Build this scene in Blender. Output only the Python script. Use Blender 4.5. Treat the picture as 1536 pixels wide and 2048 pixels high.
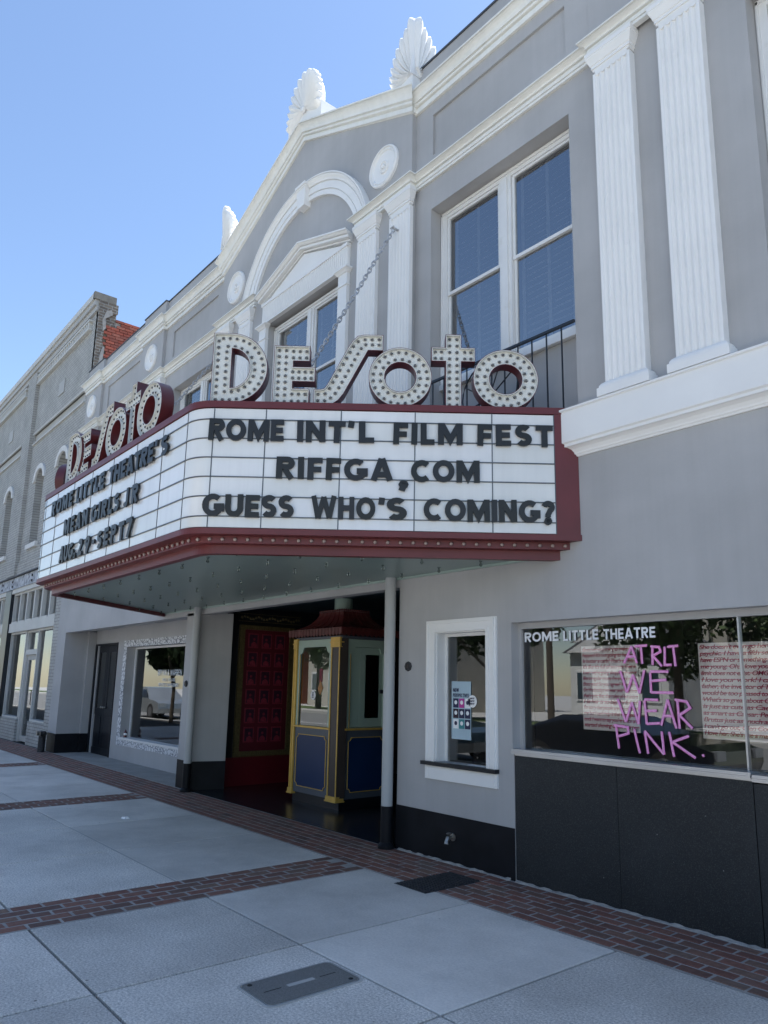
import bpy, bmesh, math, random
from mathutils import Vector, Matrix
random.seed(7)
PI = math.pi
for o in list(bpy.data.objects): bpy.data.objects.remove(o)
S = bpy.context.scene
COL = S.collection
# ------------------------------------------------------------------ camera
def make_camera():
    yaw, pitch, roll = 0.880512, 0.194093, 0.018503
    F, CX, CY, W, H = 1471.82, 775.54, 1080.28, 1536.0, 2048.0
    cy, sy = math.cos(yaw), math.sin(yaw)
    f0 = Vector((-sy, cy, 0)); r0 = Vector((cy, sy, 0)); u0 = Vector((0, 0, 1))
    f = f0*math.cos(pitch) + u0*math.sin(pitch); u = -f0*math.sin(pitch) + u0*math.cos(pitch)
    r = r0*math.cos(roll) + u*math.sin(roll); u2 = -r0*math.sin(roll) + u*math.cos(roll)
    m = Matrix(((r.x, u2.x, -f.x, 0), (r.y, u2.y, -f.y, -5.0793), (r.z, u2.z, -f.z, 1.6), (0, 0, 0, 1)))
    cd = bpy.data.cameras.new('camera'); co = bpy.data.objects.new('camera', cd); COL.objects.link(co)
    co.matrix_world = m
    cd.sensor_fit = 'HORIZONTAL'; cd.sensor_width = 36.0; cd.lens = F/W*36.0
    cd.shift_x = -(CX-W/2)/W; cd.shift_y = (CY-H/2)/W
    cd.clip_start = 0.05; cd.clip_end = 2000
    S.camera = co
make_camera()
# ------------------------------------------------------------------ light
SUN_EL, SUN_AZ = math.radians(63), math.radians(2)      # azimuth measured from +Y towards +X
wd = bpy.data.worlds.new('World'); S.world = wd; wd.use_nodes = True
nt = wd.node_tree; nt.nodes.clear()
sky = nt.nodes.new('ShaderNodeTexSky'); sky.sky_type = 'NISHITA'; sky.sun_disc = False
sky.sun_elevation = SUN_EL; sky.sun_rotation = SUN_AZ
sky.air_density = 1.0; sky.dust_density = 0.25; sky.ozone_density = 1.8; sky.altitude = 200
bg = nt.nodes.new('ShaderNodeBackground'); bg.inputs['Strength'].default_value = 0.098
wo = nt.nodes.new('ShaderNodeOutputWorld')
nt.links.new(sky.outputs[0], bg.inputs[0]); nt.links.new(bg.outputs[0], wo.inputs[0])
sl = bpy.data.lights.new('sun', 'SUN'); sl.energy = 5.0; sl.angle = math.radians(0.5); sl.color = (1, .975, .94)
so = bpy.data.objects.new('sun', sl); COL.objects.link(so)
sd = Vector((math.sin(SUN_AZ)*math.cos(SUN_EL), math.cos(SUN_AZ)*math.cos(SUN_EL), math.sin(SUN_EL)))
so.rotation_euler = sd.to_track_quat('Z', 'Y').to_euler(); so.location = sd*60
S.view_settings.view_transform = 'Standard'; S.view_settings.look = 'None'
S.view_settings.exposure = 1.34; S.view_settings.gamma = 1.0; S.view_settings.use_curve_mapping = False
try: S.cycles.max_bounces = 8; S.cycles.transparent_max_bounces = 12; S.cycles.sample_clamp_indirect = 4
except Exception: pass
# ------------------------------------------------------------------ materials
MATS = {}
def newmat(name):
    m = bpy.data.materials.new(name); m.use_nodes = True; n = m.node_tree
    b = n.nodes['Principled BSDF']; MATS[name] = m
    return m, n, b
def coords(n, kind='Object', scale=(1, 1, 1)):
    t = n.nodes.new('ShaderNodeTexCoord'); mp = n.nodes.new('ShaderNodeMapping'); mp.inputs['Scale'].default_value = scale
    n.links.new(t.outputs[kind], mp.inputs[0]); return mp.outputs[0]
def noise(n, vec, scale, detail=4, rough=.55):
    t = n.nodes.new('ShaderNodeTexNoise'); t.inputs['Scale'].default_value = scale; t.inputs['Detail'].default_value = detail
    t.inputs['Roughness'].default_value = rough; n.links.new(vec, t.inputs['Vector']); return t.outputs['Fac']
def ramp(n, fac, stops):
    r = n.nodes.new('ShaderNodeValToRGB'); e = r.color_ramp.elements
    while len(e) < len(stops): e.new(.5)
    for i, (p, c) in enumerate(stops):
        e[i].position = p; e[i].color = (c, c, c, 1) if not isinstance(c, (tuple, list)) else (*c, 1)
    n.links.new(fac, r.inputs[0]); return r.outputs[0]
def mix(n, fac, a, b, mode='MIX'):
    x = n.nodes.new('ShaderNodeMix'); x.data_type = 'RGBA'; x.blend_type = mode
    for s, v in ((0, fac), (6, a), (7, b)):
        if hasattr(v, 'links') or hasattr(v, 'is_linked'): n.links.new(v, x.inputs[s])
        elif s == 0: x.inputs[0].default_value = v
        else: x.inputs[s].default_value = (*v, 1)
    return x.outputs[2]
def bump(n, b, h, strength=.3, dist=.01):
    k = n.nodes.new('ShaderNodeBump'); k.inputs['Strength'].default_value = strength; k.inputs['Distance'].default_value = dist
    n.links.new(h, k.inputs['Height']); n.links.new(k.outputs[0], b.inputs['Normal']); return k
def mat(name, col, rough=.6, metal=0, streak=0, pvar=0, var=.12, vscale=1.5, grain=0, gscale=60, spec=.5, coat=0, dirt=None, dscale=3, dlo=.55, dhi=.75):
    m, n, b = newmat(name)
    v = coords(n)
    f = noise(n, v, vscale, 5)
    lo = tuple(c*(1-var) for c in col); hi = tuple(min(1, c*(1+var)) for c in col)
    c = ramp(n, f, [(.3, lo), (.7, hi)])
    if dirt:
        fd = ramp(n, noise(n, v, dscale, 8, .7), [(dlo, 0.0), (dhi, 1.0)])
        c = mix(n, fd, c, dirt)
    if streak:
        vs = coords(n, scale=(5, 5, .22)); fs = noise(n, vs, 2.2, 8, .65)
        c = mix(n, streak, c, ramp(n, fs, [(.36, .62), (.58, 1.0)]), 'MULTIPLY')
        vp = coords(n, scale=(.5, .5, .9)); c = mix(n, 1.0, c, ramp(n, noise(n, vp, 1.3, 3), [(.35, .93), (.65, 1.05)]), 'MULTIPLY')
    if pvar:
        oi = n.nodes.new('ShaderNodeObjectInfo'); c = mix(n, 1.0, c, ramp(n, oi.outputs['Random'], [(0, (1-pvar, 1-pvar, 1-pvar*1.5)), (1, 1.0)]), 'MULTIPLY')
    n.links.new(c, b.inputs['Base Color'])
    b.inputs['Roughness'].default_value = rough; b.inputs['Metallic'].default_value = metal
    b.inputs['Specular IOR Level'].default_value = spec
    if coat: b.inputs['Coat Weight'].default_value = coat; b.inputs['Coat Roughness'].default_value = .06
    if grain: bump(n, b, noise(n, v, gscale, 6, .6), grain, .004)
    return m
mat('stucco', (.415, .41, .41), .75, streak=.10, var=.075, vscale=1.1, grain=.35, gscale=25, dirt=(.37, .37, .375), dscale=1.1, dlo=.6, dhi=.95)
mat('trim_white', (.82, .815, .80), .5, var=.03, vscale=2, grain=.05, gscale=40, dirt=(.68, .67, .63), dscale=3, dlo=.6, dhi=.95)
mat('trim_cornice', (.80, .79, .745), .55, streak=.12, var=.04, vscale=4, grain=.12, gscale=40, dirt=(.66, .65, .58), dscale=4, dlo=.5, dhi=.95)
mat('window_white', (.76, .76, .75), .4, var=.04, vscale=3, dirt=(.6, .58, .52), dscale=5, dlo=.6, dhi=.9)
mat('parapet_edge', (.06, .065, .075), .6)
mat('plinth_black', (.009, .010, .013), .5, spec=.18, var=.3, vscale=4, grain=.15, gscale=30)
mat('maroon', (.125, .019, .022), .42, var=.12, vscale=3, spec=.5)
mat('maroon_sign', (.10, .018, .022), .35, var=.1, vscale=3)
mat('sign_white', (.66, .66, .62), .45, var=.08, vscale=7, dirt=(.42, .41, .36), dscale=8, dlo=.55, dhi=.9)
mat('reader_panel', (.80, .80, .80), .16, streak=.12, pvar=.08, var=.03, vscale=2, spec=.55, coat=.3)
mat('letter_black', (.013, .014, .017), .42, pvar=.4, var=.2)
mat('rail_steel', (.12, .13, .14), .4, metal=.7)
mat('soffit_enamel', (.235, .30, .28), .34, var=.08, vscale=1.3, spec=.6)
mat('soffit_edge', (.33, .42, .38), .4)
mat('bulb_glass', (.30, .22, .20), .12, spec=.8, coat=.6)
mat('bulb_dark', (.05, .05, .06), .12, spec=.8, coat=1)
mat('socket', (.35, .34, .32), .3, metal=.4)
mat('chain_steel', (.45, .46, .48), .5, metal=.3, var=.3, vscale=20)
mat('iron_black', (.012, .016, .022), .4, var=.3)
mat('pipe_gray', (.40, .415, .42), .45, var=.04)
mat('concrete_old', (.30, .29, .265), .85, var=.15, vscale=3, grain=.4, gscale=80)
mat('joint_dark', (.012, .013, .014), .9)
mat('mortar', (.34, .32, .295), .9, var=.2, vscale=9, grain=.3)
mat('mint', (.36, .47, .40), .35, var=.05)
mat('gold', (.62, .40, .09), .38, var=.12, vscale=8, metal=.15)
mat('booth_brown', (.045, .035, .032), .4)
mat('booth_gray', (.085, .10, .125), .4)
mat('booth_blue', (.010, .032, .10), .35, spec=.3)
mat('booth_roof', (.09, .018, .018), .45, var=.25, vscale=10)
mat('lobby_black', (.008, .009, .012), .35)
mat('lobby_red', (.11, .006, .012), .4)
mat('lobby_teal', (.015, .035, .045), .5)
mat('case_gold', (.11, .085, .035), .45, metal=.2, var=.35, vscale=40)
mat('case_magenta', (.085, .005, .013), .5)
mat('print_a', (.21, .022, .042), .5, var=.3, vscale=30)
mat('print_b', (.03, .008, .02), .5, var=.3, vscale=30)
mat('door_black', (.010, .013, .018), .35, spec=.3)
mat('alu', (.55, .57, .6), .3, metal=.8)
mat('paper_white', (.88, .88, .88), .7, var=.03)
mat('ink_dark', (.05, .02, .05), .7)
mat('ink_pink', (.72, .28, .36), .7)
mat('ink_red', (.38, .03, .09), .7)
mat('paint_pink', (.78, .25, .55), .6, var=.18, vscale=45)
mat('paint_pale', (.86, .42, .68), .6, var=.2, vscale=60)
mat('coping_brown', (.20, .185, .16), .8, var=.2, vscale=12, grain=.3)
mat('vinyl_white', (.8, .82, .84), .5)
mat('taupe', (.42, .41, .39), .6, var=.06)
mat('taupe_light', (.55, .54, .51), .6, var=.08)
mat('hood_white', (.66, .65, .63), .7, var=.1, vscale=12)
mat('beam_white', (.42, .44, .48), .7, var=.4, vscale=8, dirt=(.13, .14, .17), dscale=7, dlo=.5, dhi=.62)
mat('cast_iron', (.045, .045, .05), .6, metal=.4, var=.4, vscale=30, grain=.6, gscale=90)
mat('cover_metal', (.22, .22, .21), .55, metal=.3, var=.35, vscale=180, grain=.9, gscale=220)
mat('brass_old', (.35, .33, .30), .35, metal=.8, var=.3, vscale=30)
mat('asphalt', (.19, .19, .185), .9, var=.2, vscale=4, grain=.4, gscale=120)
mat('kerb_concrete', (.42, .41, .38), .85, var=.12)
mat('lot_paving', (.47, .46, .44), .9, var=.15)
mat('grass', (.075, .11, .03), .9, var=.4, vscale=3)
mat('siding_white', (.72, .72, .7), .6)
mat('roof_gray', (.12, .12, .13), .8)
mat('cream_wall', (.44, .41, .34), .8)
mat('red_wall', (.28, .10, .06), .85, var=.2, vscale=20)
mat('bark', (.09, .07, .05), .9, var=.3, vscale=10)
mat('car_black', (.01, .011, .014), .15, coat=1)
mat('car_silver', (.42, .45, .47), .25, metal=.5, coat=1)
mat('car_blue', (.05, .08, .10), .2, coat=1)
mat('tyre', (.015, .015, .015), .8)
mat('rim_alloy', (.5, .5, .52), .3, metal=.9)
mat('road_white', (.7, .7, .68), .8)
mat('room_wall', (.20, .20, .20), .8)
mat('room_dark', (.035, .037, .04), .8)
mat('blind_slat', (.82, .83, .85), .6)
mat('curtain', (.5, .52, .55), .8)
mat('bottle_red', (.10, .015, .015), .1, coat=1)
mat('cap_white', (.7, .7, .7), .5)
mat('flower_yellow', (.6, .4, .03), .6, var=.3, vscale=30)
mat('leaf_dark', (.03, .06, .02), .7)
mat('teal_print', (.05, .25, .27), .6)
mat('magenta_print', (.5, .05, .3), .6)
mat('navy_print', (.02, .02, .07), .6)
mat('poster_blue', (.42, .55, .62), .6)
mat('orange_print', (.45, .22, .08), .6)
mat('fixture', (.5, .5, .48), .5)

def leaf_mat():
    m, n, b = newmat('foliage')
    g = n.nodes.new('ShaderNodeNewGeometry')
    c = ramp(n, g.outputs['Random Per Island'], [(0, (.02, .04, .012)), (1, (.07, .11, .03))])
    n.links.new(c, b.inputs['Base Color']); b.inputs['Roughness'].default_value = .6
leaf_mat()

def glass(name, ior, tint, rough=0.0, trans=.9):
    m, n, b = newmat(name); n.nodes.remove(b)
    out = n.nodes['Material Output']
    fr = n.nodes.new('ShaderNodeFresnel'); fr.inputs[0].default_value = ior
    tr = n.nodes.new('ShaderNodeBsdfTransparent'); tr.inputs[0].default_value = (tint[0]*trans, tint[1]*trans, tint[2]*trans, 1)
    gl = n.nodes.new('ShaderNodeBsdfGlossy'); gl.inputs['Roughness'].default_value = rough; gl.inputs['Color'].default_value = (.96, .98, 1, 1)
    v = coords(n); w = noise(n, v, .9, 1); bp = n.nodes.new('ShaderNodeBump'); bp.inputs['Strength'].default_value = .025; bp.inputs['Distance'].default_value = .02
    n.links.new(w, bp.inputs['Height']); n.links.new(bp.outputs[0], gl.inputs['Normal'])
    mx = n.nodes.new('ShaderNodeMixShader')
    n.links.new(fr.outputs[0], mx.inputs[0]); n.links.new(tr.outputs[0], mx.inputs[1]); n.links.new(gl.outputs[0], mx.inputs[2])
    n.links.new(mx.outputs[0], out.inputs[0])
glass('glass_upper', 3.7, (.75, .8, .88))
glass('glass_shop', 2.1, (1, 1, 1), trans=1.0)
glass('glass_clear', 1.5, (.9, .92, .92))
glass('lamp_clear', 1.7, (.7, .75, .72), .05)

def brick_wall_mat(name, c1, c2, mort, sx, sy, axis, b_h=.075, b_w=.21, msize=.008, bs=.6):
    m, n, b = newmat(name)
    t = n.nodes.new('ShaderNodeTexCoord'); sp = n.nodes.new('ShaderNodeSeparateXYZ'); cb = n.nodes.new('ShaderNodeCombineXYZ')
    n.links.new(t.outputs['Object'], sp.inputs[0])
    n.links.new(sp.outputs[axis], cb.inputs[0]); n.links.new(sp.outputs[2], cb.inputs[1])
    br = n.nodes.new('ShaderNodeTexBrick'); n.links.new(cb.outputs[0], br.inputs['Vector'])
    br.inputs['Scale'].default_value = 1; br.inputs['Brick Width'].default_value = b_w; br.inputs['Row Height'].default_value = b_h
    br.inputs['Mortar Size'].default_value = msize; br.inputs['Mortar Smooth'].default_value = .2
    br.inputs['Color1'].default_value = (*c1, 1); br.inputs['Color2'].default_value = (*c2, 1); br.inputs['Mortar'].default_value = (*mort, 1)
    f = noise(n, t.outputs['Object'], 2.0, 6)
    c = mix(n, .5, br.outputs['Color'], ramp(n, f, [(.3, .7), (.7, 1.25)]), 'MULTIPLY')
    n.links.new(c, b.inputs['Base Color']); b.inputs['Roughness'].default_value = .75
    inv = n.nodes.new('ShaderNodeMath'); inv.operation = 'SUBTRACT'; inv.inputs[0].default_value = 1; n.links.new(br.outputs['Fac'], inv.inputs[1])
    bump(n, b, inv.outputs[0], bs, .012)
brick_wall_mat('brick_painted', (.40, .39, .37), (.45, .44, .415), (.26, .255, .24), 1, 1, 0, msize=.009, bs=1.0)
brick_wall_mat('brick_painted_side', (.27, .27, .26), (.31, .31, .295), (.17, .17, .165), 1, 1, 1)
brick_wall_mat('brick_brown_side', (.12, .095, .075), (.20, .16, .12), (.3, .29, .27), 1, 1, 1)

def brick_unit(name, cols):
    m, n, b = newmat(name)
    oi = n.nodes.new('ShaderNodeObjectInfo'); g = n.nodes.new('ShaderNodeNewGeometry')
    ad = n.nodes.new('ShaderNodeMath'); ad.operation = 'ADD'; n.links.new(oi.outputs['Random'], ad.inputs[0]); n.links.new(g.outputs['Random Per Island'], ad.inputs[1])
    fr = n.nodes.new('ShaderNodeMath'); fr.operation = 'FRACT'; n.links.new(ad.outputs[0], fr.inputs[0])
    c = ramp(n, fr.outputs[0], [(i/(len(cols)-1), x) for i, x in enumerate(cols)])
    gx = n.nodes.new('ShaderNodeNewGeometry')
    f = noise(n, gx.outputs['Position'], 25, 6)
    c = mix(n, .6, c, ramp(n, f, [(.3, .65), (.7, 1.35)]), 'MULTIPLY')
    f2 = ramp(n, noise(n, gx.outputs['Position'], 2.2, 6), [(.55, 0.0), (.8, .45)])
    c = mix(n, f2, c, (.20, .17, .155))
    n.links.new(c, b.inputs['Base Color']); b.inputs['Roughness'].default_value = .8
    bump(n, b, noise(n, gx.outputs['Position'], 90, 4), .4, .004)
brick_unit('paver', [(.165, .075, .055), (.225, .095, .068), (.20, .125, .09), (.13, .07, .055), (.245, .11, .078), (.165, .09, .065)])
brick_unit('old_red_brick', [(.32, .075, .045), (.40, .10, .06), (.26, .07, .045), (.36, .12, .08)])

def concrete_mat(name, base, speck, sc):
    m, n, b = newmat(name)
    g = n.nodes.new('ShaderNodeNewGeometry'); p = g.outputs['Position']
    oi = n.nodes.new('ShaderNodeObjectInfo')
    f = noise(n, p, sc, 3, .8)
    c = ramp(n, f, [(.28, tuple(x*(1-speck) for x in base)), (.72, tuple(x*(1+speck) for x in base))])
    f2 = noise(n, p, 1.1, 7, .65)
    c = mix(n, .8, c, ramp(n, f2, [(.3, .70), (.7, 1.15)]), 'MULTIPLY')
    f3 = ramp(n, noise(n, p, 3.2, 7, .72), [(.55, 0.0), (.78, .45)])
    c = mix(n, f3, c, tuple(x*.62 for x in base))
    vo = n.nodes.new('ShaderNodeTexVoronoi'); vo.inputs['Scale'].default_value = 3.1; n.links.new(p, vo.inputs['Vector'])
    sp = ramp(n, vo.outputs['Distance'], [(.016, .8), (.034, 0.0)])
    c = mix(n, sp, c, (.04, .04, .04))
    hv = ramp(n, oi.outputs['Random'], [(0, .86), (1, 1.1)])
    c = mix(n, 1.0, c, hv, 'MULTIPLY')
    n.links.new(c, b.inputs['Base Color']); b.inputs['Roughness'].default_value = .8
    bump(n, b, f, .5, .003)
concrete_mat('slab_smooth', (.66, .62, .56), .15, 60)
concrete_mat('slab_aggregate', (.65, .61, .55), .55, 75)

def terrazzo_black():
    m, n, b = newmat('black_granite')
    v = coords(n)
    f = noise(n, v, 120, 3, .9)
    c = ramp(n, f, [(.5, (.017, .020, .023)), (.75, (.075, .08, .08))])
    f2 = noise(n, v, 1.2, 7, .7)
    c = mix(n, ramp(n, f2, [(.5, 0.0), (.8, .55)]), c, (.04, .045, .05))
    vo = n.nodes.new('ShaderNodeTexVoronoi'); vo.inputs['Scale'].default_value = 7; n.links.new(v, vo.inputs['Vector'])
    c = mix(n, ramp(n, vo.outputs['Distance'], [(.02, .6), (.035, 0.0)]), c, (.3, .3, .3))
    n.links.new(c, b.inputs['Base Color']); b.inputs['Roughness'].default_value = .42; b.inputs['Specular IOR Level'].default_value = .3
terrazzo_black()
def lobby_floor_mat():
    m, n, b = newmat('lobby_tile')
    v = coords(n)
    br = n.nodes.new('ShaderNodeTexBrick'); n.links.new(v, br.inputs['Vector']); br.offset = 0
    br.inputs['Scale'].default_value = 1; br.inputs['Brick Width'].default_value = .05; br.inputs['Row Height'].default_value = .05
    br.inputs['Mortar Size'].default_value = .003
    br.inputs['Color1'].default_value = (.012, .013, .017, 1); br.inputs['Color2'].default_value = (.018, .019, .024, 1); br.inputs['Mortar'].default_value = (.035, .035, .038, 1)
    n.links.new(br.outputs['Color'], b.inputs['Base Color']); b.inputs['Roughness'].default_value = .24
    bump(n, b, br.outputs['Fac'], -.15, .002)
lobby_floor_mat()
def leaf_print_mat():
    m, n, b = newmat('leaf_print')
    v = coords(n, scale=(1, 1, 1))
    vo = n.nodes.new('ShaderNodeTexVoronoi'); vo.feature = 'DISTANCE_TO_EDGE'; vo.inputs['Scale'].default_value = 13; n.links.new(v, vo.inputs['Vector'])
    w = n.nodes.new('ShaderNodeTexWave'); w.inputs['Scale'].default_value = 7; w.inputs['Distortion'].default_value = 9; w.inputs['Detail'].default_value = 3; n.links.new(v, w.inputs['Vector'])
    c = ramp(n, w.outputs['Fac'], [(.12, (.33, .34, .36)), (.22, (.86, .86, .87))])
    c = mix(n, ramp(n, vo.outputs['Distance'], [(.04, 1.0), (.1, 0.0)]), c, (.2, .21, .23))
    n.links.new(c, b.inputs['Base Color']); b.inputs['Roughness'].default_value = .7
leaf_print_mat()
def M(n): return MATS[n]
# ------------------------------------------------------------------ mesh helpers
class MB:
    def __init__(s): s.v = []; s.f = []
    def q(s, *p):
        b = len(s.v); s.v += [tuple(x) for x in p]; s.f.append(tuple(range(b, b+len(p)))); return s
    def box(s, x0, x1, y0, y1, z0, z1):
        if x0 > x1: x0, x1 = x1, x0
        if y0 > y1: y0, y1 = y1, y0
        if z0 > z1: z0, z1 = z1, z0
        b = len(s.v)
        s.v += [(x0, y0, z0), (x1, y0, z0), (x1, y1, z0), (x0, y1, z0), (x0, y0, z1), (x1, y0, z1), (x1, y1, z1), (x0, y1, z1)]
        for f in ((0, 3, 2, 1), (4, 5, 6, 7), (0, 1, 5, 4), (1, 2, 6, 5), (2, 3, 7, 6), (3, 0, 4, 7)): s.f.append(tuple(b+i for i in f))
        return s
    def loft(s, rings, closed=True, caps=True):
        b = len(s.v); n = len(rings[0])
        for r in rings: s.v += [tuple(p) for p in r]
        for i in range(len(rings)-1):
            for j in range(n if closed else n-1):
                k = (j+1) % n
                s.f.append((b+i*n+j, b+i*n+k, b+(i+1)*n+k, b+(i+1)*n+j))
        if caps and closed:
            s.f.append(tuple(b+j for j in reversed(range(n)))); s.f.append(tuple(b+(len(rings)-1)*n+j for j in range(n)))
        return s
    def prism(s, pts, axis, a0, a1):            # pts 2D polygon in the plane across axis
        def P(p, a): return {0: (a, p[0], p[1]), 1: (p[0], a, p[1]), 2: (p[0], p[1], a)}[axis]
        return s.loft([[P(p, a0) for p in pts], [P(p, a1) for p in pts]])
    def tube(s, path, r, n=8, caps=True):
        rings = []
        path = [Vector(p) for p in path]
        for i, p in enumerate(path):
            d = (path[min(i+1, len(path)-1)]-path[max(i-1, 0)]).normalized()
            a = d.orthogonal().normalized() if abs(d.z) > .9 else d.cross(Vector((0, 0, 1))).normalized()
            c = d.cross(a).normalized(); rr = r[i] if isinstance(r, (list, tuple)) else r
            rings.append([p + a*math.cos(t)*rr + c*math.sin(t)*rr for t in [2*PI*k/n for k in range(n)]])
        return s.loft(rings, True, caps)
    def lathe(s, prof, c, axis='z', n=20):      # prof [(r,h)]
        rings = []
        for r, h in prof:
            ring = []
            for k in range(n):
                t = 2*PI*k/n; a, b = r*math.cos(t), r*math.sin(t)
                ring.append({'z': (c[0]+a, c[1]+b, c[2]+h), 'y': (c[0]+a, c[1]-h, c[2]+b), 'x': (c[0]+h, c[1]+a, c[2]+b)}[axis])
            rings.append(ring)
        return s.loft(rings)
    def sweep(s, path, prof):                   # path [(x,y)], outward normal is the right-hand side of travel; prof [(p,z)]
        n = len(path); rings = []
        for i in range(n):
            def nm(a, b):
                d = Vector((b[0]-a[0], b[1]-a[1])).normalized(); return Vector((d.y, -d.x))
            if i == 0: m = nm(path[0], path[1])
            elif i == n-1: m = nm(path[-2], path[-1])
            else:
                a, b = nm(path[i-1], path[i]), nm(path[i], path[i+1]); m = (a+b); m = m/max(.2, m.dot(a))
            rings.append([(path[i][0]+m.x*p, path[i][1]+m.y*p, z) for p, z in prof])
        return s.loft(rings)
    def rake(s, path, prof, y):                 # path [(x,z)], prof [(p,h)]: p towards the street, h square to the slope; plumb ends
        n = len(path); rings = []
        for i in range(n):
            def nm(a, b):
                d = Vector((b[0]-a[0], b[1]-a[1])).normalized(); return Vector((-d.y, d.x))
            if i in (0, n-1):
                a = nm(path[0], path[1]) if i == 0 else nm(path[-2], path[-1]); m = Vector((0, 1))/a.y
            else:
                a, b = nm(path[i-1], path[i]), nm(path[i], path[i+1]); m = a+b; m = m/m.dot(a)
            rings.append([(path[i][0]+m.x*h + (0 if 0 < i < n-1 else (-p if i == 0 else p)*s.ext), y-p, path[i][1]+m.y*h) for p, h in prof])
        return s.loft(rings)
    ext = 1.0
    def mesh(s, name, m, smooth=False):
        me = bpy.data.meshes.new(name); me.from_pydata(s.v, [], s.f); me.update()
        bm = bmesh.new(); bm.from_mesh(me); (bmesh.ops.recalc_face_normals(bm, faces=bm.faces) if len(s.f) > 1 else None); bm.to_mesh(me); bm.free()
        if smooth:
            for p in me.polygons: p.use_smooth = True
            try: me.set_sharp_from_angle(angle=math.radians(35))
            except Exception: pass
        me.materials.append(M(m)); return me
def link(name, me, parent=None, mw=None):
    o = bpy.data.objects.new(name, me); COL.objects.link(o)
    if mw is not None: o.matrix_world = mw
    if parent is not None:
        o.parent = parent; o.matrix_parent_inverse = WM[parent.name].inverted()
        if mw is not None: o.matrix_basis = mw
    WM[o.name] = mw.copy() if mw is not None else Matrix.Identity(4)
    return o
WM = {}
def obj(name, mb, m, parent=None, smooth=False, mw=None): return link(name, mb.mesh(name, m, smooth), parent, mw)
def thing(name, label, cat, loc, group=None):
    o = bpy.data.objects.new(name, None); COL.objects.link(o); o.location = loc; o.empty_display_size = .2
    WM[o.name] = Matrix.Translation(loc); tag(o, label, cat, group); return o
def tag(o, label, cat, group=None):
    o['label'] = label; o['category'] = cat
    if group: o['group'] = group
    return o
def vquad(x0, x1, y, z0, z1): return MB().q((x0, y, z0), (x1, y, z0), (x1, y, z1), (x0, y, z1))
def struct(name, mb, m, smooth=False):
    o = obj(name, mb, m, None, smooth); o['kind'] = 'structure'; return o
def wall_cells(mb, x0, x1, z0, z1, yf, th, holes):
    xs = sorted({x0, x1, *[h[0] for h in holes], *[h[1] for h in holes]}); zs = sorted({z0, z1, *[h[2] for h in holes], *[h[3] for h in holes]})
    xs = [x for x in xs if x0 <= x <= x1]; zs = [z for z in zs if z0 <= z <= z1]
    solid = {}
    for i in range(len(xs)-1):
        for j in range(len(zs)-1):
            cx, cz = (xs[i]+xs[i+1])/2, (zs[j]+zs[j+1])/2
            solid[i, j] = not any(h[0] < cx < h[1] and h[2] < cz < h[3] for h in holes)
    for (i, j), s in solid.items():
        if not s: continue
        a, b, c, d = xs[i], xs[i+1], zs[j], zs[j+1]
        mb.q((a, yf, c), (b, yf, c), (b, yf, d), (a, yf, d)); mb.q((a, yf+th, c), (b, yf+th, c), (b, yf+th, d), (a, yf+th, d))
        for k, l, p, q2 in ((i-1, j, (a, c), (a, d)), (i+1, j, (b, c), (b, d)), (i, j-1, (a, c), (b, c)), (i, j+1, (a, d), (b, d))):
            if not solid.get((k, l), False):
                mb.q((p[0], yf, p[1]), (q2[0], yf, q2[1]), (q2[0], yf+th, q2[1]), (p[0], yf+th, p[1]))
    return mb
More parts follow.
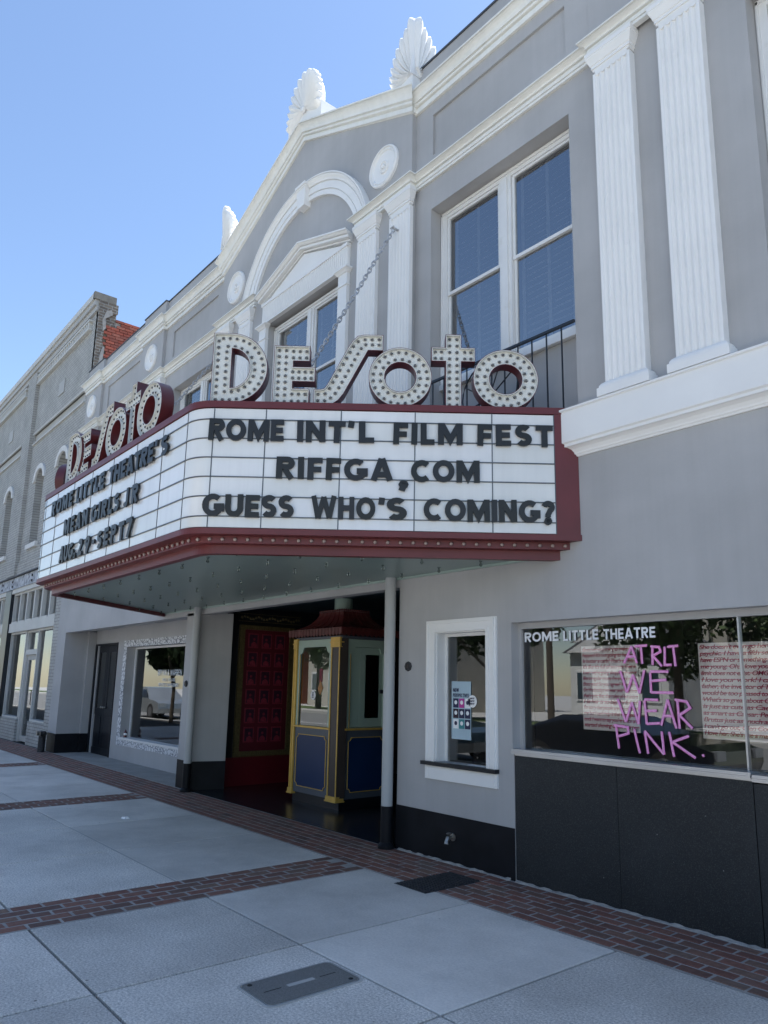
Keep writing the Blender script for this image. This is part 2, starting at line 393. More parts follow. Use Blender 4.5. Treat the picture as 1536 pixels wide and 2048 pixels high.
# ------------------------------------------------------------------ stroke lettering
def arc(cx, cy, rx, ry, a0, a1, n=10):
    return [(cx+rx*math.cos(math.radians(a0+(a1-a0)*i/n)), cy+ry*math.sin(math.radians(a0+(a1-a0)*i/n))) for i in range(n+1)]
def glyph(ch, w):
    a = w/2; T = 1-a; B = a; m = .5
    def W(x): return x
    g = {}
    if ch == 'O': X = .92; return X, [arc(X/2, .5, X/2-a, .5-a, 90, 450, 22)]
    if ch == 'C': X = .84; return X, [arc(.46, .5, .46-a, .5-a, 48, 312, 18)]
    if ch == 'G': X = .90; return X, [arc(.46, .5, .46-a, .5-a, 48, 345, 18), [(.5, .44), (.9-a*.7, .44), (.9-a*.7, .2)]]
    if ch == 'I': return w, [[(a, 0), (a, 1)]]
    if ch == 'E': X = .60; return X, [[(a, 0), (a, 1)], [(w, T), (X, T)], [(w, m), (X*.93, m)], [(w, B), (X, B)]]
    if ch == 'F': X = .58; return X, [[(a, 0), (a, 1)], [(w, T), (X, T)], [(w, .47), (X*.93, .47)]]
    if ch == 'L': X = .55; return X, [[(a, 0), (a, 1)], [(w, B), (X, B)]]
    if ch == 'T': X = .68; return X, [[(0, T), (X, T)], [(X/2, 0), (X/2, 1-w)]]
    if ch == 'H': X = .76; return X, [[(a, 0), (a, 1)], [(X-a, 0), (X-a, 1)], [(w, m), (X-w, m)]]
    if ch == 'M': X = .98; return X, [[(a, 0), (a, 1)], [(X-a, 0), (X-a, 1)], [(a*1.2, T+a*.6), (X/2, .22), (X-a*1.2, T+a*.6)]]
    if ch == 'N': X = .78; return X, [[(a, 0), (a, 1)], [(X-a, 0), (X-a, 1)], [(a*1.1, T+a*.4), (X-a*1.1, a*.6)]]
    if ch == 'U': X = .76; return X, [[(a, 1), (a, .38)]+arc(X/2, .38, X/2-a, .38-a, 180, 360, 12)+[(X-a, 1)]]
    if ch == 'J': X = .50; return X, [[(X-a, 1), (X-a, .3)]+arc(X/2-.02, .3, X/2-a+.02, .3-a, 0, -165, 10)]
    if ch == 'A': X = .90; return X, [[(a*1.05, 0), (X/2-a*.1, 1)], [(X-a*1.05, 0), (X/2+a*.1, 1)], [(.24, .27), (X-.24, .27)]]
    if ch == 'V': X = .86; return X, [[(a, 1), (X/2, 0)], [(X-a, 1), (X/2, 0)]]
    if ch == 'W': X = 1.22; return X, [[(a, 1), (.34, 0)], [(.34, 0), (X/2, .95)], [(X/2, .95), (X-.34, 0)], [(X-.34, 0), (X-a, 1)]]
    if ch == 'Y': X = .80; return X, [[(a, 1), (X/2, .45)], [(X-a, 1), (X/2, .45)], [(X/2, .5), (X/2, 0)]]
    if ch == 'K': X = .74; return X, [[(a, 0), (a, 1)], [(w*.8, .42), (X-a, 1)], [(w*1.2, .55), (X-a, 0)]]
    if ch == 'X': X = .76; return X, [[(a, 1), (X-a, 0)], [(X-a, 1), (a, 0)]]
    if ch == 'Z': X = .70; return X, [[(0, T), (X-a, T)], [(X-a, T), (a, B)], [(a, B), (X, B)]]
    if ch in 'PRB':
        X = .68 if ch == 'P' else .72; r = (1-.42)/2
        st = [[(a, 0), (a, 1)], [(w, T), (X-r, T)]+arc(X-r, 1-r-a*.0, r-a, r-a, 90, -90, 10)+[(w, 1-2*r+a)]]
        if ch == 'R': st.append([(X*.48, .42), (X-a*.9, 0)])
        if ch == 'B': st.append([(w, .5), (X-.26, .5)]+arc(X-.26, .26+a*.3, .26-a, .24-a*.3, 90, -90, 10)+[(w, B)])
        return X, st
    if ch == 'D': X = .82; return X, [[(a, 0), (a, 1)], [(w, T), (X-.5, T)]+arc(X-.5, .5, .5-a, .5-a, 90, -90, 14)+[(w, B)]]
    if ch == 'S':
        X = .66; r = (1-w)/4
        return X, [arc(X/2, T-r, X/2-a, r, 35, 270, 12)+arc(X/2, B+r, X/2-a, r, 90, -145, 12)[1:]]
    if ch == '?':
        X = .60; return X, [arc(X/2, .71, X/2-a, .29-a, 165, -60, 12)+[(X/2, .38), (X/2, .27)], arc(X/2, .09, .05, .05, 0, 360, 8)]
    if ch == '2': X = .64; return X, [arc(X/2, .70, X/2-a, .30-a, 165, -30, 10)+[(a*1.3, B+.03)], [(0, B), (X, B)]]
    if ch == '9': X = .68; return X, [arc(X/2, .66, X/2-a, .34-a, 0, 360, 16), [(X-a, .62), (X*.42, 0)]]
    if ch == '7': X = .66; return X, [[(0, T), (X-a*.6, T)], [(X-a*.9, T), (X*.32, 0)]]
    if ch in "'": return w*.9, [[(a, 1), (a*.7, .70)]]
    if ch in '.,': return w, [arc(a, a, a*.5, a*.5, 0, 360, 8)] + ([[(a*1.2, a), (a*.4, -.16)]] if ch == ',' else [])
    if ch == '-': return .3, [[(0, .5), (.3, .5)]]
    if ch == '&': X = .8; return X, [arc(.36, .76, .18, .24-a, -40, 220, 10)+[(X-a, 0)], arc(.34, .28, .34-a, .28-a, 130, 360, 10)+[(X-.08, .45)]]
    return .35, []
def ribbon(mb, pts, w, z0, z1):
    pts = [Vector(p) for p in pts]; pts = pts[:1]+[b for a, b in zip(pts[:-1], pts[1:]) if (a-b).length > 1e-4]; n = len(pts); closed = n > 3 and (pts[0]-pts[-1]).length < 1e-4
    if closed: pts = pts[:-1]; n -= 1
    Lh, Rh = [], []
    for i in range(n):
        p = pts[i]
        def nm(a, b):
            d = (b-a).normalized(); return Vector((-d.y, d.x))
        if closed: a, b = nm(pts[i-1], p), nm(p, pts[(i+1) % n])
        elif i == 0: a = b = nm(p, pts[1])
        elif i == n-1: a = b = nm(pts[-2], p)
        else: a, b = nm(pts[i-1], p), nm(p, pts[i+1])
        m = a+b; m = m/max(.35, m.dot(a)); Lh.append(p+m*w/2); Rh.append(p-m*w/2)
    rings = [[(l.x, l.y, z1), (r.x, r.y, z1), (r.x, r.y, z0), (l.x, l.y, z0)] for l, r in zip(Lh, Rh)]
    if closed: mb.loft(rings+[rings[0]], True, False)
    else: mb.loft(rings)
GLY = {}
def glyph_mesh(ch, w, h, depth, m, sx=1.0):
    key = (ch, w, h, depth, m, sx)
    if key in GLY: return GLY[key]
    X, st = glyph(ch, w); mb = MB()
    for i, s in enumerate(st):
        t = MB(); ribbon(t, s, w, 0, depth/h + i*.0006/h)
        b = len(mb.v); mb.v += [(x*h*sx, y*h, z*h) for x, y, z in t.v]; mb.f += [tuple(b+k for k in f) for f in t.f]
    GLY[key] = (X*h*sx, mb.mesh('letter', m)); return GLY[key]
def basis(o, e, n, up=Vector((0, 0, 1))):
    e, n = Vector(e), Vector(n)
    return Matrix(((e.x, up.x, n.x, o[0]), (e.y, up.y, n.y, o[1]), (e.z, up.z, n.z, o[2]), (0, 0, 0, 1)))
def put_word(word, O, e, n, u0, u1, z, h, w, depth, m, parent, out=.0, jitter=0.0, name='letter'):
    """word spread from u0 to u1 along e from origin O"""
    ws = [glyph(c, w)[0] for c in word]; tot = sum(ws)*h; k = len(word)-1
    gap = .085*h; sx = ((u1-u0)-gap*k)/tot
    if k and sx > 1.12: sx = 1.12; gap = ((u1-u0)-tot*sx)/k
    sx = round(sx, 3); u = u0; res = []
    for c in word:
        if c == ' ': u += .35*h*sx+gap; continue
        wd_, me = glyph_mesh(c, w, h, depth, m, sx)
        p = Vector(O)+Vector(e)*u+Vector(n)*out
        a = random.uniform(-jitter, jitter)
        mw = basis((p.x, p.y, z+random.uniform(-jitter, jitter)*.15), e, n) @ Matrix.Rotation(a, 4, 'Z')
        res.append(link(name, me, parent, mw)); u += wd_+gap
    return res
def flat_text(word, O, e, n, u0, u1, z, h, w, m, parent, out=.002, name='lettering', thick=.001):
    """a line of print as one mesh"""
    ws = [glyph(c, w)[0] for c in word]; gap = .12*h
    sx = ((u1-u0)-gap*(len(word)-1))/(sum(ws)*h); mb = MB(); u = u0; j = 0
    for c in word:
        X, st = glyph(c, w)
        for s in st:
            t = MB(); ribbon(t, s, w, 0, (thick+(j % 3)*.0002)/h); j += 1
            b = len(mb.v); mb.v += [(u+x*h*sx, y*h, zz*h) for x, y, zz in t.v]; mb.f += [tuple(b+k for k in f) for f in t.f]
        u += X*h*sx+gap
    p = Vector(O)+Vector(n)*out
    return obj(name, mb, m, parent, mw=basis((p.x, p.y, z), e, n))
EX, NY = (1, 0, 0), (0, -1, 0)
# ================================================================== THE SETTING
# ground far out, road, pavement
g = MB(); g.box(-160, 120, -140, -6.32, -.30, -.16); struct('ground', g, 'lot_paving')
g = MB(); g.box(-160, 120, -19, -6.32, -.159, -.150); struct('road', g, 'asphalt')
g = MB(); g.box(-160, 120, -6.32, -6.16, -.16, -.002); g.box(-160, 120, -19.16, -19, -.16, -.01); struct('kerb', g, 'kerb_concrete')
g = MB(); g.box(-160, 120, -20.8, -19.16, -.16, -.012); struct('opposite_pavement', g, 'kerb_concrete')
g = MB(); g.box(-160, 120, -24, -20.8, -.158, -.02); struct('lawn', g, 'grass')
g = MB()
for k in range(-14, 14): g.box(k*6, k*6+3, -12.7, -12.58, -.1499, -.146)
struct('road_marking', g, 'road_white')
g = MB(); g.box(-60, 40, -6.16, .0, -.30, -.022); g.box(-60, 40, .0, 30, -.30, -.0125); bed = struct('pavement', g, 'joint_dark')
# concrete slabs
XS = [(-2.91+1.27*k) for k in range(0, 9)][::-1]
xb = [8.6, 7.25, 5.98, 4.71, 3.44, 2.17, .90, -.37, -1.64, -2.91, -4.18, -5.455]
cells = [(xb[i+1], xb[i]) for i in range(len(xb)-1)]
left = [(-7.40, -6.02), (-8.80, -7.40), (-10.33, -8.80), (-12.30, -10.90), (-13.75, -12.30), (-15.22, -13.75), (-17.2, -15.79), (-18.7, -17.2), (-20.2, -18.7), (-22.3, -20.75), (-24, -22.3), (-26, -24)]
yb = [-.765, -2.28, -3.54, -4.80, -6.15]
gp = .009
for (a, b) in cells+left:
    for j in range(4):
        y1, y0 = yb[j], yb[j+1]
        mb = MB(); c = .004; ax, bx, ay, by = a+gp, b-gp, y0+gp, y1-gp
        mb.loft([[(ax, ay, -.05), (bx, ay, -.05), (bx, by, -.05), (ax, by, -.05)], [(ax, ay, -c), (bx, ay, -c), (bx, by, -c), (ax, by, -c)],
                 [(ax+c, ay+c, 0), (bx-c, ay+c, 0), (bx-c, by-c, 0), (ax+c, by-c, 0)]])
        o = obj('concrete_slab', mb, 'slab_smooth' if (j == 0 and b < -5) or (j == 0 and b < -2.8 and b > -5) else 'slab_aggregate', bed)
obj('joint_sealant', MB().box(-8.80, -6.03, -2.289, -2.271, -.03, -.0015), 'kerb_concrete', bed)
def fillet(x0, x1, y0, h):
    rnd = random.Random(5); rings = []; x = x0
    while x < x1:
        d = .018+.02*rnd.random()**2; k = h*(.4+.8*rnd.random()); rings.append([(x, y0, -.004), (x, y0-d, -.004), (x, y0-d*.9, .003+k*.15), (x, y0-.004, k), (x, y0, k)]); x += .03+.03*rnd.random()
    return MB().loft(rings)
obj('mortar_fillet', fillet(-5.88, -4.39, -.006, .016), 'mortar', bed); obj('mortar_fillet', fillet(-4.37, 2.0, .002, .014), 'mortar', bed)
# brick pavers
BW, BL = .0985, .205
def paver_meshes():
    res = []
    for k in range(5):
        mb = MB(); x, y = BL/2-.006, BW/2-.0055; t = [random.uniform(-.0022, .0022) for _ in range(4)]
        j = [random.uniform(-.003, .003) for _ in range(8)]
        lo = [(-x, -y, -.03), (x, -y, -.03), (x, y, -.03), (-x, y, -.03)]
        mid = [(-x+j[0], -y+j[1], -.001), (x+j[2], -y+j[3], -.001), (x+j[4], y+j[5], -.001), (-x+j[6], y+j[7], -.001)]
        top = [(p[0]*.95, p[1]*.92, .0022+t[i]*.5) for i, p in enumerate(mid)]
        mb.loft([lo, mid, top]); res.append(mb)
    return res
PM = paver_meshes(); PME = [p.mesh('brick', 'paver') for p in PM]
g = MB(); g.box(-60, 12, -.765, -.0, -.05, -.0012)
for a, b in ((-6.02, -5.455), (-10.90, -10.33), (-15.79, -15.22), (-20.75, -20.2)): g.box(a, b, -6.15, -.765, -.05, -.0012)
border = struct('brick_paving', g, 'mortar')
spots = []
GR = (-4.925, -4.555, -.875, -.245)
for r in range(7):
    y = -.048-.1035*r-.03
    n0 = 0
    x = 6.0 - (BL+.006)/2*(r % 2)
    while x > -40:
        if not (GR[2]-.04 < y < GR[3]+.04): spots.append((x, y, 0, 1))
        else:
            for a_, b_ in ((x-BL/2, min(x+BL/2, GR[0]-.008)), (max(x-BL/2, GR[1]+.008), x+BL/2)):
                if b_-a_ > .035: spots.append(((a_+b_)/2, y, 0, (b_-a_)/BL))
        x -= BL+.006
for a in (-5.455, -10.33, -15.22, -20.2):
    for r in range(5):
        x = a-.06-.1115*r; y = -.87-(BL+.008)/2*(r % 2)
        while y > -6.1: spots.append((x, y, 1, 1)); y -= BL+.008
def invis(s): return math.hypot(s[0]+1.0, s[1]+5.08) + (100 if (s[0] > -1.75+(s[1]+.8)*-1.3 or s[1] < -3.9) else 0)
spots.sort(key=invis)
rest = MB()
for i, (x, y, r, sc) in enumerate(spots):
    rot = r*PI/2+random.uniform(-.012, .012); x += random.uniform(-.002, .002)
    if i < 292:
        o = link('brick', PME[i % 5], border, Matrix.Translation((x, y, 0)) @ Matrix.Rotation(rot, 4, 'Z') @ Matrix.Diagonal((sc, 1, 1, 1)))
    else:
        p = PM[i % 5]; b = len(rest.v); ca, sa = math.cos(rot), math.sin(rot)
        rest.v += [(x+vx*sc*ca-vy*sa, y+vx*sc*sa+vy*ca, vz) for vx, vy, vz in p.v]; rest.f += [tuple(b+k for k in f) for f in p.f]
o = obj('brick_field', rest, 'paver', border); o['kind'] = 'stuff'
# lobby and recess floors
g = MB(); g.box(-10.78, -5.90, -.012, 4.2, -.1, .004); struct('lobby_floor', g, 'lobby_tile')
g = MB(); g.box(-17.5, -10.9, -.012, .70, -.1, .003); struct('recess_floor', g, 'concrete_old')

# ================================================================== THEATRE
T = thing('theatre_building', 'grey stucco theatre with white pilasters, arched gable and red marquee front', 'building', (-10, 0, 0))
WC = -.065
# --- walls
XR = 3.0
R1 = (-5.487, -3.60, 3.98, 6.90); R2 = (-1.957, -.07, 3.98, 6.90); L1 = (-12.47, -10.60, 3.98, 6.90); L2 = (-16.05, -14.5, 3.98, 6.90)
pan = lambda a, b: (a, b, 7.58, 8.115)
mb = MB()
wall_cells(mb, -5.755, XR, 3.6, 8.87, 0, .32, [R1, R2, pan(-5.465, -3.61), pan(-1.95, -.09)]); obj('wall', mb, 'stucco', T); mb = MB()
wall_cells(mb, -17.5, -10.5, 3.6, 8.87, 0, .32, [L1, L2, pan(-12.64, -10.83), pan(-16.17, -14.32)])
obj('wall', mb, 'stucco', T)
for a, b in ((-5.465, -3.61), (-1.95, -.09), (-12.64, -10.83), (-16.17, -14.32)):
    mb = MB(); mb.box(a-.01, b+.01, .03, .1, 7.57, 8.125); obj('attic_panel', mb, 'stucco', T)
# attic piers and parapet piers
for a, b, d in ((-14.05, -12.99, .06), (-17.5, -16.48, .06), (-3.335, -2.2, .014)):
    mb = MB(); mb.box(a, b, -d, 0, 7.3 if a > -16 else 3.6, 8.87); obj('pier', mb, 'stucco', T)
mb = MB(); mb.box(-17.5, -17.2, .0, .35, 3.6, 8.87); obj('pier', mb, 'stucco', T)
# lower wall, right of the entrance
ST = (-4.392, XR-.2, 1.05, 2.168); TW = (-5.36, -4.68, .885, 2.12)
mb = MB(); wall_cells(mb, -5.93, XR, 0, 3.6, 0, .30, [ST, TW, (-4.377, XR-.2, -.01, 1.05)]); obj('wall', mb, 'stucco', T)
mb = MB(); mb.box(-5.93, -4.379, -.006, 0, 0, .42); mb.box(-5.936, -5.93, -.006, .5, 0, .42); obj('plinth', mb, 'plinth_black', T)
# entrance pier, lintel, left pier
mb = MB(); mb.prism([(-11.16, 0), (-10.72, 0), (-10.56, .50), (-10.76, .52), (-10.9, .9), (-11.16, .9)], 2, .415, 2.66); obj('pier', mb, 'stucco', T)
mb = MB(); mb.prism([(-11.165, -.006), (-10.714, -.006), (-10.552, .502), (-10.76, .524), (-11.165, .9)], 2, 0, .415); obj('plinth', mb, 'plinth_black', T)
mb = MB(); mb.box(-18.1, -17.5, -.0, .72, .41, 3.6); mb.box(-17.5, -17.42, .5, .72, .41, 2.66); obj('pier', mb, 'stucco', T)
mb = MB(); mb.box(-18.11, -17.49, -.006, .72, 0, .41); mb.box(-17.49, -17.43, .49, .72, 0, .41); obj('plinth', mb, 'plinth_black', T)
mb = MB(); mb.box(-17.5, -5.93, 0, .14, 2.62, 3.6); obj('lintel', mb, 'stucco', T)
mb = MB(); mb.box(-17.5, -10.76, .14, .72, 2.70, 2.76); obj('recess_ceiling', mb, 'stucco', T)
# recess back wall with window and door
mb = MB(); DW = (-15.5, -12.2, .43, 2.28); DD = (-17.40, -16.02, -.01, 2.39)
wall_cells(mb, -17.5, -11.1, 0, 2.75, .68, .22, [DW, DD]); obj('wall', mb, 'stucco', T)
# central gabled block
mb = MB(); CW = (-8.93, -7.11, 3.98, 6.80)
wall_cells(mb, -10.505, -5.755, 3.6, 8.30, WC, .38, [CW])
mb.prism([(-10.505, 8.30), (-5.755, 8.30), (-5.755, 8.44), (-8.13, 9.54), (-10.505, 8.44)], 1, WC, WC+.38)
obj('gable_wall', mb, 'stucco', T)
# main body: roof, sides, inner rooms (kept dark)
mb = MB(); mb.box(-17.5, XR, .30, 24, 8.3, 8.45); obj('roof', mb, 'roof_gray', T)
mb = MB(); mb.box(-17.5, XR, 23.7, 24, 0, 8.87); mb.box(XR-.2, XR, .3, 24, 0, 8.87); mb.box(-17.5, -17.3, .7, 24, 0, 8.6); obj('rear_wall', mb, 'stucco', T)
mb = MB(); mb.box(-17.45, XR-.2, .14 if 0 else .32, 5, 3.45, 3.6); mb.box(-17.3, XR-.2, 4.9, 5.0, 0, 8.3); mb.box(-5.92, -5.80, .3, 4.9, 0, 3.45)
obj('inner_wall', mb, 'room_wall', T)
mb = MB(); mb.box(-10.9, -5.93, 4.1, 4.2, 0, 2.9); mb.box(-10.9, -5.93, .14, 4.2, 2.80, 2.86); obj('lobby_ceiling', mb, 'lobby_teal', T)
mb = MB(); mb.box(-10.86, -10.76, .55, 4.2, .436, 2.8); mb.box(-5.95, -5.93, .14, 4.2, 0, 2.8); mb.box(-10.76, -5.95, 4.05, 4.1, 0, 2.8); obj('lobby_wall', mb, 'lobby_black', T)
mb = MB(); mb.box(-10.86, -10.757, .55, 4.2, 0, .436); obj('dado', mb, 'lobby_red', T)
mb = MB()
for k in range(22):
    y = .76+k*.052; mb.lathe([(0, 0), (.02, .004), (.024, .01), (.012, .016), (0, .018)], (-10.76, y, 2.64+.02*math.sin(k*1.3)), 'x', 8)
mb.box(-10.76, -10.75, .70, 1.9, 2.575, 2.585); mb.box(-10.76, -10.75, .70, 1.9, 2.70, 2.71)
obj('frieze', mb, 'case_gold', T)
# --- parapet coping
mb = MB(); mb.box(-17.52, -10.3, -.015, .34, 8.87, 8.895); mb.box(-5.9, XR, -.015, .34, 8.87, 8.895)
for a, b in ((-14.06, -12.98), (-17.52, -16.47)): mb.box(a, b, -.075, -.014, 8.87, 8.894)
obj('coping', mb, 'parapet_edge', T)
# --- main cornice
CP = [(-.02, 8.275), (.032, 8.275), (.032, 8.337), (.018, 8.339), (.018, 8.352), (.052, 8.354), (.058, 8.362), (.058, 8.380), (.042, 8.383), (.042, 8.396), (.072, 8.398), (.074, 8.412), (.070, 8.416), (.072, 8.435), (.084, 8.46), (.104, 8.482), (.122, 8.492), (.122, 8.497), (.108, 8.499), (.108, 8.508), (.134, 8.510), (.134, 8.532), (-.02, 8.54)]
mb = MB(); mb.sweep([(-5.752, 0), (-3.335, 0), (-3.335, -.014), (XR, -.014)], CP); obj('cornice', mb, 'trim_cornice', T)
mb = MB(); mb.sweep([(-17.5, .3), (-17.5, -.06), (-16.48, -.06), (-16.48, 0), (-14.05, 0), (-14.05, -.06), (-12.99, -.06), (-12.99, 0), (-10.508, 0)], CP); obj('cornice', mb, 'trim_cornice', T)
K = .93; CR = [(p, (z-8.275)*K) for p, z in CP]
mb = MB(); mb.rake([(-10.505, 8.29), (-8.13, 9.385), (-5.755, 8.29)], CR, WC)
obj('gable_cornice', mb, 'trim_cornice', T)
f = 1.02
for sx, x in ((1, -5.755), (-1, -10.505)):
    mb = MB(); pts = [(p, 8.29+(z-8.275)*f) for p, z in CP]
    path = [(x, WC), (x, 0.02)] if sx > 0 else [(x, 0.02), (x, WC)]
    mb.sweep(path, pts); obj('cornice_return', mb, 'trim_cornice', T)
# --- frieze course (mid entablature)
EP = [(-.02, 7.245), (.030, 7.245), (.030, 7.272), (.018, 7.274), (.018, 7.282), (.036, 7.284), (.036, 7.322), (.022, 7.325), (.022, 7.335), (.052, 7.337), (.052, 7.346), (.048, 7.349), (.056, 7.362), (.076, 7.374), (.092, 7.379), (.092, 7.383), (.082, 7.385), (.082, 7.390), (.106, 7.392), (.106, 7.407), (-.02, 7.41)]
mb = MB(); mb.sweep([(-5.752, 0), (-3.28, 0), (-3.28, -.05), (-2.22, -.05), (-2.22, 0), (XR, 0)], EP); obj('entablature', mb, 'trim_cornice', T)
mb = MB(); mb.sweep([(-17.5, .2), (-17.5, -.06), (-16.48, -.06), (-16.48, 0), (-13.93, 0), (-13.93, -.06), (-12.88, -.06), (-12.88, 0), (-10.508, 0)], EP); obj('entablature', mb, 'trim_cornice', T)
for path in ([(-6.765, -.05), (-6.765, -.078), (-5.755, -.078), (-5.755, .02)], [(-10.505, .02), (-10.505, -.078), (-9.36, -.078), (-9.36, -.05)]):
    mb = MB(); mb.sweep(path, EP); obj('entablature', mb, 'trim_cornice', T)
# --- fluted pilasters with capital and base
def pilaster(x0, x1, yw, proj, z0=3.955, n=6):
    yf = yw-proj; prof = []
    w = (x1-x0); ed = .022; fw = (w-2*ed)/n
    prof.append((x0, yw)); prof.append((x0, yf)); 
    for k in range(n):
        a = x0+ed+k*fw
        prof += [(a+.005, yf), (a+.010, yf+.009), (a+.020, yf+.015), (a+fw/2, yf+.018), (a+fw-.020, yf+.015), (a+fw-.010, yf+.009), (a+fw-.005, yf)]
    prof += [(x1, yf), (x1, yw)]
    zt = 7.09
    mb = MB(); mb.prism(prof, 2, z0+.12, zt-.055)
    flat = [(x0, yw), (x0, yf), (x1, yf), (x1, yw)]
    mb.prism(flat, 2, zt-.03, zt+.16)
    # scalloped flute heads
    for k in range(n):
        a = x0+ed+k*fw
        c = [(a+fw*.5+fw*.45*math.cos(t), zt-.055+.0*t+.03*0 - .028*math.sin(t)) for t in [PI*i/6 for i in range(7)]]
        mb.prism([(a, zt-.03), (a+fw, zt-.03), (a+fw, zt-.056)] + c + [(a, zt-.056)], 1, yf, yw)
    P = obj('pilaster', mb, 'trim_white', T)
    path = [(x0, yw), (x0, yf), (x1, yf), (x1, yw)]
    mb = MB(); mb.sweep(path, [(-.01, 7.085), (.010, 7.085), (.010, 7.115), (.018, 7.12), (.022, 7.135), (.032, 7.16), (.045, 7.185), (.045, 7.2), (.05, 7.203), (.05, 7.243), (-.01, 7.243)]); obj('capital', mb, 'trim_white', P)
    mb = MB(); mb.sweep(path, [(-.01, 3.956), (.052, 3.956), (.052, 4.028), (.04, 4.035), (.038, 4.05), (.025, 4.07), (.003, 4.086), (-.01, 4.09)]); obj('base', mb, 'trim_white', P)
    return P
for a, b in ((-3.27, -2.90), (-2.645, -2.272)): pilaster(a, b, 0, .08)
for a, b in ((-6.72, -6.345), (-6.093, -5.72), (-9.79, -9.42), (-10.47, -10.09)): pilaster(a, b, WC, .05)
for a, b in ((-13.25, -12.91), (-13.88, -13.53)): pilaster(a, b, 0, .065)
# --- belt course right of the marquee
BP = [(-.02, 3.54), (.014, 3.54), (.02, 3.555), (.028, 3.56), (.032, 3.575), (.05, 3.6), (.075, 3.615), (.095, 3.62), (.095, 3.643), (.112, 3.655), (.112, 3.925), (.118, 3.928), (.128, 3.934), (.128, 3.950), (-.02, 3.956)]
mb = MB(); mb.sweep([(-3.72, 0), (XR, 0)], BP); obj('belt_course', mb, 'trim_white', T)
mb = MB(); mb.sweep([(-17.5, -.06), (-12.5, -.06)], BP); obj('belt_course', mb, 'trim_white', T)
# --- medallions
for x, y in ((-6.263, WC), (-10.02, WC), (-13.52, -.06), (-17.03, -.06)):
    mb = MB(); R = .268
    mb.lathe([(0, .0), (R, 0), (R, .028), (R-.010, .042), (R-.022, .042), (R-.030, .020), (R-.042, .020), (R-.046, .032), (R-.056, .032), (R-.066, .016), (.085, .006), (.080, .026), (.064, .030), (.056, .012), (.034, .012), (.03, .034), (.012, .044), (0, .044)], (x, y, 7.862), 'y', 40)
    o = obj('medallion', mb, 'trim_white', T, smooth=True)
    mb = MB()
    for k in range(8):
        t = k*PI/4; mb.lathe([(0, 0), (.016, .002), (.012, .012), (0, .016)], (x+.05*math.cos(t), y-.008, 7.862+.05*math.sin(t)), 'y', 8)
    obj('rosette', mb, 'trim_white', o, smooth=True)
# --- arch
ax, az = -8.07, 6.93
def ring(r0, r1, y0, y1, a0, a1, n=48):
    mb = MB(); rings = []
    for i in range(n+1):
        t = math.radians(a0+(a1-a0)*i/n); c, s = math.cos(t), math.sin(t)
        rings.append([(ax+r0*c, y0, az+r0*s), (ax+r0*c, y1, az+r0*s), (ax+r1*c, y1, az+r1*s), (ax+r1*c, y0, az+r1*s)])
    return mb.loft(rings)
A0 = 17; mb = MB()
rings = []
for i in range(57):
    t = math.radians(A0+(180-2*A0)*i/56); c, s = math.cos(t), math.sin(t)
    rings.append([(ax+r*c, WC-p, az+r*s) for r, p in ((1.355, -.02), (1.355, .040), (1.42, .040), (1.422, .024), (1.434, .024), (1.436, .046), (1.53, .046), (1.532, .030), (1.545, .030), (1.548, .056), (1.575, .066), (1.60, .088), (1.612, .092), (1.614, .080), (1.62, .080), (1.622, .098), (1.64, .098), (1.64, -.02))])
mb.loft(rings); AR = obj('arch_moulding', mb, 'trim_white', T)
mb = MB(); kx = -8.01
mb.loft([[(kx-.088, WC, 8.20), (kx+.088, WC, 8.20), (kx+.115, WC, 8.55), (kx-.115, WC, 8.55)], [(kx-.088, WC-.11, 8.20), (kx+.088, WC-.11, 8.20), (kx+.11, WC-.12, 8.50), (kx-.11, WC-.12, 8.50)]])
mb.box(kx-.125, kx+.125, WC-.14, WC, 8.505, 8.545); mb.box(kx-.115, kx+.115, WC-.128, WC, 8.475, 8.504); obj('keystone', mb, 'trim_white', AR)
# --- pedimented centre window surround
mb = MB()
n = 46; x0, x1 = -9.055, -6.93; prof = [(x0, WC)]
for k in range(n):
    a = x0+(x1-x0)*k/n; d = (x1-x0)/n; prof += [(a, WC-.025), (a+d*.22, WC-.052), (a+d*.5, WC-.060), (a+d*.78, WC-.052), (a+d*.99, WC-.025)]
prof += [(x1, WC)]; mb.prism(prof, 2, 6.82, 7.10); mb.box(x0-.005, x1+.005, WC-.06, WC, 6.80, 6.82)
PD = obj('pediment', mb, 'trim_white', T)
mb = MB(); mb.box(x0-.01, x1+.01, WC-.065, WC, 7.10, 7.145); mb.prism([(-9.0, 7.14), (-6.98, 7.14), (-7.99, 7.49)], 1, WC-.03, WC); obj('tympanum', mb, 'trim_white', PD)
RP = [(-.01, 0), (.05, 0), (.05, .016), (.038, .018), (.038, .026), (.10, .028), (.10, .058), (.088, .060), (.088, .068), (.118, .070), (.138, .086), (.138, .092), (.155, .094), (.155, .115), (-.01, .118)]
mb = MB(); mb.ext = .3; mb.rake([(-9.09, 7.145), (-7.99, 7.505), (-6.89, 7.145)], RP, WC); obj('raking_cornice', mb, 'trim_white', PD)
for a, b in ((-7.11, -6.925), (-9.115, -8.93)):
    mb = MB(); mb.box(a, b, WC-.05, WC, 3.7, 6.735); mb.box(a-.012, b+.012, WC-.062, WC, 6.56, 6.575)
    o = obj('casing', mb, 'trim_white', PD)
    mb = MB(); mb.sweep([(a, WC), (a, WC-.05), (b, WC-.05), (b, WC)], [(-.01, 6.735), (.012, 6.735), (.02, 6.75), (.04, 6.77), (.05, 6.775), (.05, 6.798), (-.01, 6.798)]); obj('capital', mb, 'trim_white', o)
